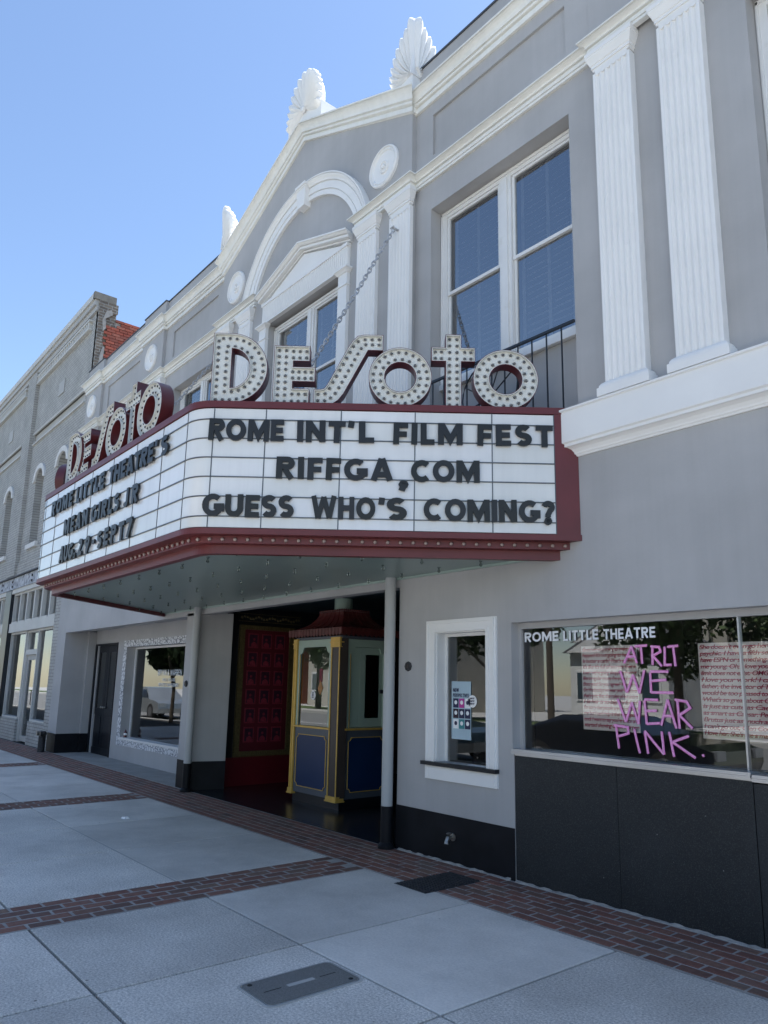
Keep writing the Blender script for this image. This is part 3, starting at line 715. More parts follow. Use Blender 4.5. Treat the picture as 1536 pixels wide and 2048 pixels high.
# --- double sash windows
def sash_window(x0, x1, z1, y, xm0, xm1, zm, zs, gl='glass_upper', frame=.09, railing=False):
    """white timber window: frame, mullion, sashes, panes, blinds"""
    mb = MB()
    mb.box(x0, x0+frame, y, y+.08, zs-.06, z1); mb.box(x1-frame, x1, y, y+.08, zs-.06, z1)
    mb.box(x0+frame, x1-frame, y, y+.08, z1-.085, z1); mb.box(x0, x1, y-.02, y+.09, zs-.12, zs-.06)
    mb.box(x0+.012, x0+.03, y-.015, y-.001, zs-.06, z1-.012); mb.box(x0+.012, x1-.012, y-.015, y-.001, z1-.045, z1-.02); mb.box(x1-.03, x1-.012, y-.015, y-.001, zs-.06, z1-.05)
    fr = obj('window', mb, 'window_white', T)
    mb = MB(); mb.box(xm0, xm1, y-.008, y+.085, zs-.06, z1-.086); mb.box(xm0+.04, xm1-.04, y-.025, y-.009, zs-.06, z1-.09); obj('mullion', mb, 'window_white', fr)
    for a, b in ((x0+frame, xm0), (xm1, x1-frame)):
        mb = MB(); a1, b1 = a+.004, b-.004
        mb.box(a1, b1, y+.012, y+.05, zm-.035, zm); 
        mb.box(a1, b1, y+.03, y+.06, zs-.055, zs+.0); mb.box(a1, a1+.03, y+.012, y+.05, zm, z1-.088); mb.box(b1-.03, b1, y+.012, y+.05, zm, z1-.088)
        mb.box(a1, a1+.03, y+.03, y+.06, zs, zm-.037); mb.box(b1-.03, b1, y+.03, y+.06, zs, zm-.037); mb.box(a1+.03, b1-.03, y+.012, y+.05, z1-.115, z1-.088)
        s = obj('sash', mb, 'window_white', fr)
        mb = MB(); mb.q((a1+.03, y+.03, zm), (b1-.03, y+.03, zm), (b1-.03, y+.03, z1-.115), (a1+.03, y+.03, z1-.115)); obj('pane', mb, gl, fr)
        mb = MB(); mb.q((a1+.03, y+.045, zs), (b1-.03, y+.045, zs), (b1-.03, y+.045, zm-.035), (a1+.03, y+.045, zm-.035)); obj('pane', mb, gl, fr)
        mb = MB(); z = zs+.02
        while z < z1-.1:
            mb.q((a1+.05, y+.085, z), (b1-.01, y+.085, z), (b1-.01, y+.115, z+.040), (a1+.05, y+.115, z+.040)); z += .068
        for t in (.08, .5, .88):
            xx = a1+(b1-a1)*t; mb.box(xx, xx+.04, y+.078, y+.080, zs, z1-.1)
        bl = obj('blind', mb, 'blind_slat', fr); bl['kind'] = 'stuff'
    return fr
sash_window(-5.487, -3.60, 6.90, .16, -4.605, -4.449, 5.885, 4.87)
sash_window(-1.957, -.07, 6.90, .16, -1.09, -.935, 5.885, 4.87)
sash_window(-12.47, -10.60, 6.90, .16, -11.62, -11.46, 5.885, 4.87)
sash_window(-16.05, -14.5, 6.90, .16, -15.35, -15.19, 5.885, 4.87)
sash_window(-8.93, -7.11, 6.765, .04, -8.033, -7.88, 5.765, 4.6)
for a, b, y, z in ((-5.487, -3.60, .19, 4.745), (-1.957, -.07, .19, 4.745), (-12.47, -10.6, .19, 4.745), (-16.05, -14.5, .19, 4.745), (-8.93, -7.11, .07, 4.48)):
    obj('apron_wall', MB().box(a, b, y, y+.1, 3.7, z), 'stucco', T)
# --- storefront to the right
y = .11
mb = MB(); mb.box(-4.392, XR-.2, y-.01, y+.05, 2.115, 2.168); mb.box(-4.392, -4.36, y-.01, y+.05, 1.05, 2.115); sf = obj('shop_window', mb, 'stucco', T)
mb = MB()
for z, d in ((1.03, .012), (1.042, .02), (1.054, .014), (1.064, .008)): mb.box(-4.40, -2.347, -d, y+.02, z, z+.0105)
mb.box(-4.40, -2.347, .01, y+.03, 1.02, 1.03)
for z, d in ((1.018, .012), (1.03, .02), (1.042, .014), (1.052, .008)): mb.box(-2.341, XR-.2, -d, y+.02, z, z+.0105)
obj('sill', mb, 'alu', sf)
mb = MB(); mb.q((-4.36, y+.02, 1.073), (-2.418, y+.02, 1.073), (-2.418, y+.02, 2.115), (-4.36, y+.02, 2.115)); obj('pane', mb, 'glass_shop', sf)
mb = MB(); mb.q((-2.412, y+.02, 1.06), (-.35, y+.02, 1.06), (-.35, y+.02, 2.115), (-2.412, y+.02, 2.115)); obj('pane', mb, 'glass_shop', sf)
mb = MB(); mb.box(-2.421, -2.409, y+.0, y+.04, 1.06, 2.115); obj('glazing_bar', mb, 'alu', sf)
mb = MB(); mb.box(-.35, -.30, y-.02, y+.06, 1.06, 2.115); mb.box(-.30, XR-.2, y-.01, y, 1.06, 2.115); obj('glazing_bar', mb, 'alu', sf)
for a, b in ((-4.372, -3.370), (-3.366, -2.344), (-2.338, -1.3), (-1.296, -.3), (-.296, XR-.2)):
    mb = MB(); mb.box(a, b, .002, .05, 0.0, 1.02 if a < -2.34 else 1.008); obj('stone_panel', mb, 'black_granite', T)
flat_text('ROME', (0, y+.012, 0), EX, NY, -4.338, -3.965, 1.998, .084, .20, 'vinyl_white', sf)
flat_text('LITTLE', (0, y+.012, 0), EX, NY, -3.915, -3.565, 1.995, .084, .20, 'vinyl_white', sf)
flat_text('THEATRE', (0, y+.012, 0), EX, NY, -3.515, -3.055, 1.993, .084, .20, 'vinyl_white', sf)
# painted slogan strokes (read off the glass)
def paint(strokes, w=.0195):
    mb = MB(); 
    for i, s in enumerate(strokes):
        pts = []
        for a, b in zip(s[:-1], s[1:]):
            for k in range(4): pts.append((a[0]+(b[0]-a[0])*k/4+random.uniform(-.0012, .0012), a[1]+(b[1]-a[1])*k/4))
        pts.append(s[-1]); t = MB(); ribbon(t, pts, w, 0, .0008+(i % 7)*.00025)
        b = len(mb.v); mb.v += t.v; mb.f += [tuple(b+k for k in f) for f in t.f]
    return mb
def jx(u): return (u)      # strokes are in pane coordinates: x metres along wall, z height
SL = {'AT RLT': [[(-3.338, 1.80), (-3.268, 1.93)], [(-3.268, 1.93), (-3.225, 1.80)], [(-3.315, 1.85), (-3.24, 1.855)], [(-3.24, 1.93), (-3.13, 1.935)], [(-3.185, 1.93), (-3.178, 1.795)],
                 [(-3.085, 1.93), (-3.092, 1.785)], [(-3.10, 1.925), (-3.03, 1.92), (-3.02, 1.885), (-3.085, 1.855), (-3.015, 1.775)], [(-2.985, 1.92), (-2.992, 1.785), (-2.935, 1.785)], [(-2.96, 1.92), (-2.875, 1.925)], [(-2.915, 1.92), (-2.905, 1.775)]],
      'WE': [[(-3.375, 1.74), (-3.325, 1.575)], [(-3.325, 1.575), (-3.265, 1.71)], [(-3.265, 1.71), (-3.215, 1.57)], [(-3.215, 1.57), (-3.165, 1.745)], [(-3.115, 1.73), (-3.115, 1.575)], [(-3.115, 1.735), (-2.965, 1.735)], [(-3.115, 1.665), (-2.985, 1.675)], [(-3.115, 1.58), (-2.935, 1.58)]],
      'WEAR': [[(-3.41, 1.525), (-3.345, 1.35)], [(-3.345, 1.35), (-3.285, 1.50)], [(-3.285, 1.50), (-3.235, 1.34)], [(-3.235, 1.34), (-3.215, 1.515)], [(-3.175, 1.52), (-3.165, 1.34)], [(-3.175, 1.525), (-3.06, 1.525)], [(-3.17, 1.44), (-3.075, 1.445)], [(-3.165, 1.345), (-3.055, 1.355)],
               [(-3.045, 1.34), (-2.985, 1.53)], [(-2.985, 1.53), (-2.925, 1.325)], [(-3.025, 1.41), (-2.945, 1.41)], [(-2.905, 1.53), (-2.90, 1.325)], [(-2.925, 1.53), (-2.835, 1.52), (-2.81, 1.475), (-2.895, 1.42), (-2.80, 1.33)]],
      'PINK': [[(-3.435, 1.315), (-3.415, 1.145)], [(-3.455, 1.32), (-3.33, 1.31), (-3.325, 1.265), (-3.425, 1.235)], [(-3.275, 1.30), (-3.235, 1.125)], [(-3.185, 1.29), (-3.165, 1.125)], [(-3.185, 1.29), (-3.035, 1.13)], [(-3.035, 1.13), (-3.045, 1.295)], [(-2.985, 1.295), (-2.955, 1.12)], [(-2.835, 1.275), (-2.96, 1.225)], [(-2.965, 1.225), (-2.79, 1.125)], [(-2.74, 1.145), (-2.725, 1.15)]]}
for k, s in SL.items():
    w_ = obj('painted_word', paint(s), 'paint_pink', sf, mw=basis((0, y+.012, 0), EX, NY))
    s2 = [[(a+random.uniform(-.005, .005), b+random.uniform(-.004, .006)) for a, b in st] for st in s]
    obj('brush_streak', paint(s2, .007), 'paint_pale', w_, mw=basis((0, y+.0095, 0), EX, NY))
# --- ticket window
mb = MB()
fo = (-5.49, -4.56, .868, 2.236)
def frame_bars(mb, o, i, y0, y1):
    mb.box(o[0], o[1], y0, y1, i[3], o[3]); mb.box(o[0], i[0], y0, y1, i[2], i[3]); mb.box(i[1], o[1], y0, y1, i[2], i[3])
frame_bars(mb, fo, (-5.36, -4.68, .885, 2.12), -.022, .0); frame_bars(mb, (-5.475, -4.575, .868, 2.222), (-5.455, -4.595, .885, 2.20), -.034, -.022)
frame_bars(mb, (-5.395, -4.645, .868, 2.15), (-5.36, -4.68, .885, 2.12), -.03, -.022)
mb.box(-5.49, -4.56, -.024, 0, .722, .85); frame_bars(mb, (-5.47, -4.58, .74, .838), (-5.455, -4.595, .74, .825), -.03, -.024)
tw = obj('ticket_window', mb, 'trim_white', T)
mb = MB(); mb.box(-5.36, -5.35, 0, .14, .885, 2.12); mb.box(-4.69, -4.68, 0, .14, .885, 2.12); mb.box(-5.35, -4.69, 0, .14, 2.11, 2.12); mb.box(-5.35, -5.32, .11, .15, .885, 2.11); mb.box(-4.72, -4.69, .11, .15, .885, 2.11); mb.box(-5.32, -4.72, .11, .15, 2.08, 2.11); obj('jamb', mb, 'window_white', tw)
mb = MB(); mb.box(-5.52, -4.55, -.06, .12, .85, .884); obj('counter', mb, 'door_black', tw)
mb = MB(); mb.q((-5.32, .125, .9), (-4.72, .125, .9), (-4.72, .125, 2.08), (-5.32, .125, 2.08)); obj('pane', mb, 'glass_shop', tw)
mb = MB(); mb.box(-5.7, -4.4, .3, .32, .7, 2.5) ; mb.box(-5.7, -5.68, .16, .9, .5, 2.5)
mb = MB(); mb.box(-5.79, -4.41, 1.6, 1.62, 0, 3.4); mb.box(-4.42, -4.40, .32, 1.6, 0, 3.4); obj('booth_partition', mb, 'room_wall', T)
# --- pipes at the entrance
for x in (-10.62, -5.985):
    yy = -.085; mb = MB(); mb.tube([(x, yy, .40), (x, yy, 2.72)], .058, 16, False); o = obj('downpipe', mb, 'pipe_gray', T, smooth=True)
    mb = MB(); mb.tube([(x, yy, .0), (x, yy, .405)], .061, 16, False); mb.lathe([(0, 0), (.085, 0), (.085, .03), (.063, .06)], (x, yy, 0), 'z', 16); obj('pipe_shoe', mb, 'plinth_black', o, smooth=True)
# --- left recess: doors and window
mb = MB(); mb.box(-17.41, -17.36, .66, .82, 0, 2.39); mb.box(-16.06, -16.02, .66, .82, 0, 2.39); mb.box(-17.36, -16.06, .66, .82, 2.35, 2.39); df = obj('door_frame', mb, 'door_black', T)
for a, b in ((-17.355, -16.715), (-16.705, -16.065)):
    mb = MB(); mb.box(a, b, .74, .80, .01, 2.345); frame_bars(mb, (a, b, .10, 2.345), (a+.13, b-.13, .98, 2.20), .725, .74); mb.box(a, b, .725, .74, .84, .98); mb.box(a, b, .725, .74, .01, .14)
    d = obj('door', mb, 'door_black', T)
    obj('pane', vquad(a+.13, b-.13, .732, .98, 2.20), 'glass_shop', d)
    mb = MB(); mb.box(a+.16, b-.16, .728, .739, .2, .8); obj('door_panel', mb, 'door_black', d)
    mb = MB(); xx = b-.06 if b < -16.5 else a+.06; mb.lathe([(0, 0), (.02, 0), (.02, .01), (.012, .02), (.028, .045), (.02, .06), (0, .062)], (xx, .725, 1.0), 'y', 12); obj('handle', mb, 'brass_old', d, smooth=True)
mb = MB(); mb.box(-15.5, -12.2, .86, .90, 2.24, 2.28); mb.box(-15.5, -15.44, .86, .90, .43, 2.24); mb.box(-12.26, -12.2, .86, .9, .43, 2.24); mb.box(-15.5, -12.2, .66, .90, .41, .45); lw = obj('shop_window', mb, 'window_white', T)
mb = MB(); mb.q((-15.44, .88, .45), (-12.26, .88, .45), (-12.26, .88, 2.24), (-15.44, .88, 2.24)); obj('pane', mb, 'glass_shop', lw)
mb = MB(); frame_bars(mb, (-15.68, -12.05, .43, 2.415), (-15.5, -12.2, .43, 2.28), .674, .68); mb.box(-15.68, -12.05, .674, .68, .29, .43); obj('leaf_border', mb, 'leaf_print', lw)
flat_text('BRYAN & WARREN', (0, .87, 0), EX, NY, -14.25, -13.15, 1.70, .11, .13, 'vinyl_white', lw)
flat_text('REAL ESTATE', (0, .87, 0), EX, NY, -14.0, -13.42, 1.59, .055, .13, 'vinyl_white', lw)
flat_text('PROPERTY MANAGEMENT', (0, .87, 0), EX, NY, -14.18, -13.25, 1.49, .065, .13, 'vinyl_white', lw)
mb = MB(); mb.box(-17.3, -11.0, 3.2, 3.25, 0, 3.4); mb.box(-11.0, -10.87, .7, 3.2, 0, 3.4); mb.box(-17.3, -11, .9, 3.25, 2.9, 2.95); obj('shop_room', mb, 'room_dark', T)
mb = MB(); mb.box(-4.4, XR-.2, 3.0, 3.05, 0, 3.4); obj('shop_room', mb, 'room_dark', T)
for a, b in ((-17.1, -15.6), (-14.9, -13.4)):
    mb = MB(); mb.box(a, b, .36, .42, 2.655, 2.70); obj('light_fitting', mb, 'fixture', T)
# --- acroteria (palmettes)
def petal(mb, b, t, w, up, side, out, thick=.05, bend=0):
    b, t = Vector(b), Vector(t); d = t-b; L = d.length; d.normalize(); nrm = Vector((-d.y, d.x))
    prof = [(0, .18), (.2, .32), (.45, .58), (.66, .86), (.80, 1.0), (.89, .90), (.95, .66), (.985, .36), (1.0, .06)]
    rings = []
    for s, ww in prof:
        c = b+d*L*s+nrm*bend*math.sin(PI*s); hw = w/2*ww; hgt = thick*(.45+.55*ww)
        ring = []
        for k, (xx, hh) in enumerate(((-1, -.2), (-.93, .25), (-.5, .75), (0, 1.0), (.5, .75), (.93, .25), (1, -.2))):
            p = c+nrm*hw*xx; ring.append(tuple(Vector(up[0])+Vector(side)*p.x+Vector((0, 0, 1))*p.y+Vector(out)*hgt*hh))
        rings.append(ring)
    mb.loft(rings)
def palmette(origin, side, out, tips, w, parent_name='acroterion', half=True):
    pass
LT = [(0.0, .82), (.105, .715), (.195, .645), (.275, .55), (.335, .445), (.38, .335), (.40, .22), (.395, .11)]
def acroterion(kind, x, z, sgn=1):
    if kind == 'corner':
        A = MB()
        for side, out in (((-sgn, 0, 0), (0, -1, 0)), ((0, 1, 0), (sgn, 0, 0))):
            org = (x, -.085, z+.24)
            bk = [(0, 0)]+[(p[0]*.86, p[1]*.88) for p in LT]+[(0.1, 0)]
            P = lambda p, o: tuple(Vector(org)+Vector(side)*p[0]+Vector((0, 0, 1))*p[1]+Vector(out)*o)
            A.loft([[P(p, -.09) for p in bk], [P(p, .012) for p in bk]])
            for i, (dx, dz) in enumerate(LT):
                dx2 = dx if i else .035
                petal(A, (.015+.01*i, .10-.012*i), (dx2, dz), (.165-.009*i) if i else .15, (org,), side, out, .095, bend=(-.018-.006*i) if i > 0 else 0)
        A.loft([[(x-.012, -.15, z+.24), (x+.012, -.15, z+.24), (x+.012, -.09, z+.24), (x-.012, -.09, z+.24)], [(x-.012, -.135, z+.5), (x+.012, -.135, z+.5), (x+.012, -.09, z+.5), (x-.012, -.09, z+.5)]])
        o = obj('acroterion', A, 'trim_white', T, smooth=True)
        mb = MB()
        zt = 8.545; mb.prism([(x, zt), (x, 8.775), (x-sgn*.52, 8.775)], 1, WC-.05, .4)
        obj('pedestal', mb, 'trim_white', o)
    else:
        A = MB(); org = (x, -.11, z+.20)
        env = lambda th: 1/math.sqrt((math.sin(th)/.43)**2+(math.cos(th)/.73)**2)
        fine = [math.radians(a_) for a_ in range(-100, 101)]; pt = lambda t: Vector((env(t)*math.sin(t), .06+env(t)*math.cos(t)*.94)); cum = [0]
        for a_, b_ in zip(fine[:-1], fine[1:]): cum.append(cum[-1]+(pt(b_)-pt(a_)).length)
        NP = 15; ang = [min(zip(fine, cum), key=lambda q: abs(q[1]-cum[-1]*k/(NP-1)))[0] for k in range(NP)]; pw = cum[-1]/(NP-1)*1.12
        tips = [(env(t)*math.sin(t), .06+env(t)*math.cos(t)*.94) for t in ang]
        bk = [(-.1, 0)]+[(p[0]*.86, p[1]*.88) for p in tips]+[(.1, 0)]
        P = lambda p, o: (org[0]+p[0], org[1]-o, org[2]+p[1])
        A.loft([[P(p, -.09) for p in bk], [P(p, .012) for p in bk]])
        for t, (dx, dz) in zip(ang, tips):
            petal(A, (.05*math.sin(t), .10+.04*math.cos(t)), (dx, dz), pw, (org,), (1, 0, 0), (0, -1, 0), .10, bend=-.03*math.sin(t))
        A.lathe([(0, 0), (.05, .0), (.04, .04), (0, .05)], (org[0], org[1]-.03, org[2]+.10), 'y', 10)
        o = obj('acroterion', A, 'trim_white', T, smooth=True)
        mb = MB(); mb.prism([(x-.44, 9.43), (x-.04, 9.63), (x+.43, 9.43), (x+.43, z+.205), (x-.44, z+.205)], 1, WC-.06, .42); obj('pedestal', mb, 'trim_white', o)
acroterion('corner', -5.705, 8.53, 1); acroterion('corner', -10.55, 8.53, -1); acroterion('peak', -8.09, 9.55)
# ================================================================== MARQUEE
MQ = thing('marquee', 'maroon theatre marquee with white reader boards and black changeable letters over the entrance', 'marquee', (-8, -1.2, 2.67))
WR, CRp, CLp, WL = (-3.62, 0), (-5.684, -2.54), (-10.30, -2.54), (-12.36, 0)
def inset(d, r=None, seg=8, y_wall=-.0):
    """marquee outline (left wall > left corner > right corner > right wall) moved inwards by d, corners rounded"""
    P = [Vector(WL), Vector(CLp), Vector(CRp), Vector(WR)]
    nrm = []
    for a, b in zip(P[:-1], P[1:]):
        e = (b-a).normalized(); nrm.append(Vector((e.y, -e.x)))
    L = [(P[i]-nrm[i]*d, (P[i+1]-P[i]).normalized()) for i in range(3)]
    def X(a, b):
        (p, e), (q, g) = a, b; k = e.x*g.y-e.y*g.x; t = ((q.x-p.x)*g.y-(q.y-p.y)*g.x)/k; return p+e*t
    c1, c2 = X(L[0], L[1]), X(L[1], L[2])
    w0 = L[0][0]+L[0][1]*((y_wall-L[0][0].y)/L[0][1].y); w1 = L[2][0]+L[2][1]*((y_wall-L[2][0].y)/L[2][1].y)
    out = [w0]; r = r or .16
    for c, e0, e1 in ((c1, L[0][1], L[1][1]), (c2, L[1][1], L[2][1])):
        a, b = c-e0*r, c+e1*r
        for k in range(seg+1):
            t = k/seg; out.append(a*(1-t)**2+c*2*t*(1-t)+b*t*t)
    out.append(w1); return [(p.x, p.y) for p in out]
def band(mb, d, z0, z1, r=None, back=True):
    pts = inset(d, r); mb.prism(pts, 2, z0, z1); return mb
mb = MB(); band(mb, .022, 2.857, 3.915); obj('cabinet', mb, 'maroon', MQ)
for z0, z1, d, nm in ((3.9155, 3.975, -.012, 'top_trim'), (2.807, 2.8565, -.012, 'bottom_trim'), (2.747, 2.8065, .085, 'bulb_strip')):
    mb = MB(); band(mb, d, z0, z1); obj(nm, mb, 'maroon', MQ)
# lip: a hollow ring so that the soffit is recessed
o_, i_ = inset(.165), inset(.235)
mb = MB(); n = len(o_)
mb.loft([[(o_[k][0], o_[k][1], 2.669), (o_[k][0], o_[k][1], 2.7465), (i_[k][0], i_[k][1], 2.7465), (i_[k][0], i_[k][1], 2.669)] for k in range(n)]); obj('lip', mb, 'maroon', MQ)
mb = MB(); mb.prism(inset(.236), 2, 2.722, 2.7462); obj('soffit', mb, 'soffit_enamel', MQ)
mb = MB(); mb.box(-12.0, -3.95, -.03, -.004, 2.700, 2.7215); obj('soffit_bead', mb, 'soffit_edge', MQ)
mb = MB(); mb.prism(inset(.05), 2, 3.9751, 3.980); obj('deck', mb, 'maroon_sign', MQ)
# faces
eR = (Vector(WR)-Vector(CRp)).normalized(); nR = Vector((-eR.y, eR.x))*-1      # outward
nR = Vector((eR.y, -eR.x)); LR = (Vector(WR)-Vector(CRp)).length
eL = (Vector(CLp)-Vector(WL)).normalized(); nL = Vector((eL.y, -eL.x))
ER, NR = (eR.x, eR.y, 0), (nR.x, nR.y, 0); EL, NL = (eL.x, eL.y, 0), (nL.x, nL.y, 0)
zr = [2.860, 2.957, 3.13, 3.30, 3.47, 3.64, 3.81, 3.912]
UE = [LR-s for s in (3.12, 2.675, 2.031, 1.395, .734, .20)]
XF = [-10.14, -9.64, -8.98, -8.33, -7.66, -7.01, -6.37, -5.845]
def panels(O, e, n, us):
    for a, b in zip(us[:-1], us[1:]):
        for z0, z1 in zip(zr[:-1], zr[1:]):
            mb = MB(); g = .0045; tl = random.uniform(-.0015, .0015)
            A = lambda u, z, o: (O[0]+e[0]*u+n[0]*o, O[1]+e[1]*u+n[1]*o, z)
            mb.loft([[A(a+g, z0+g, -.02), A(b-g, z0+g, -.02), A(b-g, z1-g, -.02), A(a+g, z1-g, -.02)], [A(a+g, z0+g, .0+tl), A(b-g, z0+g, .0-tl), A(b-g, z1-g, .0), A(a+g, z1-g, .0)]])
            obj('panel', mb, 'reader_panel', MQ)
    for z in zr[1:-1]:
        mb = MB(); A = lambda u, zz, o: (O[0]+e[0]*u+n[0]*o, O[1]+e[1]*u+n[1]*o, zz)
        r = .0045; mb.loft([[A(us[0], z-r, .0), A(us[0], z+r, .0), A(us[0], z+r, .010), A(us[0], z-r, .010)], [A(us[-1], z-r, .0), A(us[-1], z+r, .0), A(us[-1], z+r, .010), A(us[-1], z-r, .010)]])
        obj('letter_rail', mb, 'rail_steel', MQ)
    for u in us:
        mb = MB(); A = lambda u_, zz, o: (O[0]+e[0]*u_+n[0]*o, O[1]+e[1]*u_+n[1]*o, zz); r = .004
        mb.loft([[A(u-r, zr[0], -.01), A(u+r, zr[0], -.01), A(u+r, zr[0], .004), A(u-r, zr[0], .004)], [A(u-r, zr[-1], -.01), A(u+r, zr[-1], -.01), A(u+r, zr[-1], .004), A(u-r, zr[-1], .004)]])
        obj('mullion', mb, 'rail_steel', MQ)
panels((CRp[0], CRp[1]), ER, NR, UE)
panels((0, CRp[1]), EX, NY, XF)
UL = [.20, .734, 1.395, 2.031, 2.675, 3.12]; panels(WL, EL, NL, UL)
# red end frames beside the walls
for O, e, n, a, b in ((CRp, ER, NR, LR-.197, LR+.0), (WL, EL, NL, 0, .197)):
    A = lambda u, z, o: (O[0]+e[0]*u+n[0]*o, O[1]+e[1]*u+n[1]*o, z)
    mb = MB(); mb.loft([[A(a, 2.857, -.03), A(b, 2.857, -.03), A(b, 3.9154, -.03), A(a, 3.9154, -.03)], [A(a, 2.857, .008), A(b, 2.857, .008), A(b, 3.9154, .008), A(a, 3.9154, .008)]]); obj('end_frame', mb, 'maroon', MQ)
# curved corner panels
for c, e0, e1 in ((Vector(CLp), eL, Vector((1, 0))), (Vector(CRp), Vector((1, 0)), eR)):
    a, b = c-e0*(.16 if c.x > -8 else .15), c+e1*.15
    pts = [a*(1-t)**2+c*2*t*(1-t)+b*t*t for t in [k/10 for k in range(11)]]
    for z0, z1 in zip(zr[:-1], zr[1:]):
        mb = MB(); g = .0045
        mb.loft([[(p.x, p.y, z0+g), (p.x, p.y, z1-g), (p.x*.99+(-8)*.01, p.y*.99, z1-g), (p.x*.99+(-8)*.01, p.y*.99, z0+g)] for p in pts]); obj('corner_panel', mb, 'reader_panel', MQ, smooth=True)
    for z in zr[1:-1]:
        mb = MB(); mb.tube([(p.x+(p.x+8)*.0006, p.y-.003, z) for p in pts], .006, 6); obj('letter_rail', mb, 'rail_steel', MQ)
# changeable letters
def line(O, e, n, z, words, h=.192, w=.238):
    for wd_, a, b in words: put_word(wd_, O, e, n, a, b, z, h, w, .018, 'letter_black', MQ, out=.012, jitter=.02)
OE = (CRp[0], CRp[1], 0); S_ = lambda s: LR-s
line(OE, ER, NR, 3.615, [('ROME', S_(3.155), S_(2.515)), ('INT', S_(2.40), S_(1.99)), ("'", S_(1.965), S_(1.92)), ('L', S_(1.874), S_(1.743)), ('FILM', S_(1.582), S_(.988)), ('FEST', S_(.864), S_(.215))])
line(OE, ER, NR, 3.285, [('RIFFGA', S_(2.565), S_(1.575)), ('COM', S_(1.426), S_(.844))])
line(OE, ER, NR, 3.235, [(',', S_(1.515), S_(1.46))])
line(OE, ER, NR, 2.948, [('GUESS', S_(3.165), S_(2.401)), ('WHO', S_(2.257), S_(1.72)), ("'", S_(1.69), S_(1.645)), ('S', S_(1.625), S_(1.455)), ('COMING', S_(1.317), S_(.345)), ('?', S_(.33), S_(.218))])
OF = (0, CRp[1], 0)
line(OF, EX, NY, 3.615, [('ROME', -9.77, -8.93), ('LITTLE', -8.78, -7.85), ('THEATRE', -7.70, -6.52), ("'", -6.49, -6.44), ('S', -6.35, -6.19)])
line(OF, EX, NY, 3.285, [('MEAN', -9.16, -8.29), ('GIRLS', -8.18, -7.33), ('JR', -7.19, -6.83)])
line(OF, EX, NY, 2.955, [('AUG', -9.23, -8.70), ('.', -8.67, -8.62), ('29', -8.53, -8.14), ('-', -8.06, -7.98), ('SEPT', -7.89, -7.12), ('7', -7.07, -6.90)])
# bulbs round the strip
def bulb_mesh(r, m):
    mb = MB(); mb.lathe([(0, 0), (r*.9, 0), (r*.95, r*.25), (r, r*.5), (r*.85, r*1.0), (r*.45, r*1.3), (0, r*1.4)], (0, 0, 0), 'z', 8); return mb.mesh('bulb', m, True)
def zmat(p, n):
    n = Vector(n).normalized(); q = n.to_track_quat('Z', 'Y').to_matrix().to_4x4(); return Matrix.Translation(p) @ q
BM = bulb_mesh(.017, 'bulb_glass'); SM = MB().lathe([(0, 0), (.021, 0), (.021, .004), (.016, .006), (0, .006)], (0, 0, 0), 'z', 8).mesh('socket', 'maroon_sign')
pts = inset(.085); seglist = [Vector(p) for p in pts]
tot = sum((b-a).length for a, b in zip(seglist[:-1], seglist[1:])); N = int(tot/.107); acc = 0; k = 0
for a, b in zip(seglist[:-1], seglist[1:]):
    L = (b-a).length
    while k < N and (k+.6)*tot/N <= acc+L:
        t = ((k+.6)*tot/N-acc)/L; p = a+(b-a)*t; d = (b-a).normalized(); nn = (d.y, -d.x, 0)
        if p.x > -10.6:
            o = link('bulb', BM, MQ, zmat((p.x, p.y, 2.777), nn)); link('socket', SM, MQ, zmat((p.x, p.y, 2.777), nn))
        k += 1
    acc += L
# soffit lamps
LM = MB().lathe([(0, 0), (.020, 0), (.020, -.006), (.010, -.012), (.012, -.03), (.019, -.045), (.017, -.058), (.008, -.066), (0, -.067)], (0, 0, 0), 'z', 8).mesh('soffit_lamp', 'lamp_clear', True)
for i in range(15):
    for j in range(5):
        x = -11.7+i*.55+(j % 2)*.27; y = -.22-j*.47
        e = .30*1; lim = (abs(y)+.30)*.81
        if -12.36+lim+.05 < x < -3.62-lim-.05 and y > -2.25: link('soffit_lamp', LM, MQ, Matrix.Translation((x, y, 2.7218)) @ Matrix.Scale(.8, 4))
# ------------------------------------------------------------------ channel letters DESOTO
def poly_holes(outer, holes, z0, z1, name, m):
    cu = bpy.data.curves.new(name, 'CURVE'); cu.dimensions = '2D'; cu.fill_mode = 'BOTH'; cu.extrude = (z1-z0)/2
    for pts in [outer]+holes:
        sp = cu.splines.new('POLY'); sp.points.add(len(pts)-1)
        for i, p in enumerate(pts): sp.points[i].co = (p[0], p[1], 0, 1)
        sp.use_cyclic_u = True
    o = bpy.data.objects.new(name, cu); COL.objects.link(o); dg = bpy.context.evaluated_depsgraph_get()
    me = bpy.data.meshes.new_from_object(o.evaluated_get(dg)); bpy.data.objects.remove(o); bpy.data.curves.remove(cu)
    for v in me.vertices: v.co.z += (z0+z1)/2
    me.materials.clear(); me.materials.append(M(m)); me.name = name; return me
def offset_poly(pts, d):
    P = [Vector(p) for p in pts]; P = [p for i, p in enumerate(P) if (p-P[i-1]).length > 1e-4]; n = len(P); out = []
    ar = sum(P[i].x*P[(i+1) % n].y-P[(i+1) % n].x*P[i].y for i in range(n)); s = 1 if ar > 0 else -1
    for i in range(n):
        a = (P[i]-P[i-1]).normalized(); b = (P[(i+1) % n]-P[i]).normalized()
        na, nb = Vector((-a.y, a.x))*s, Vector((-b.y, b.x))*s; m = na+nb; m = m/max(.5, m.dot(na)); out.append(P[i]+m*d)
    return [(p.x, p.y) for p in out]
def circle(cx, cy, rx, ry, n=36): return [(cx+rx*math.cos(2*PI*k/n), cy+ry*math.sin(2*PI*k/n)) for k in range(n)]
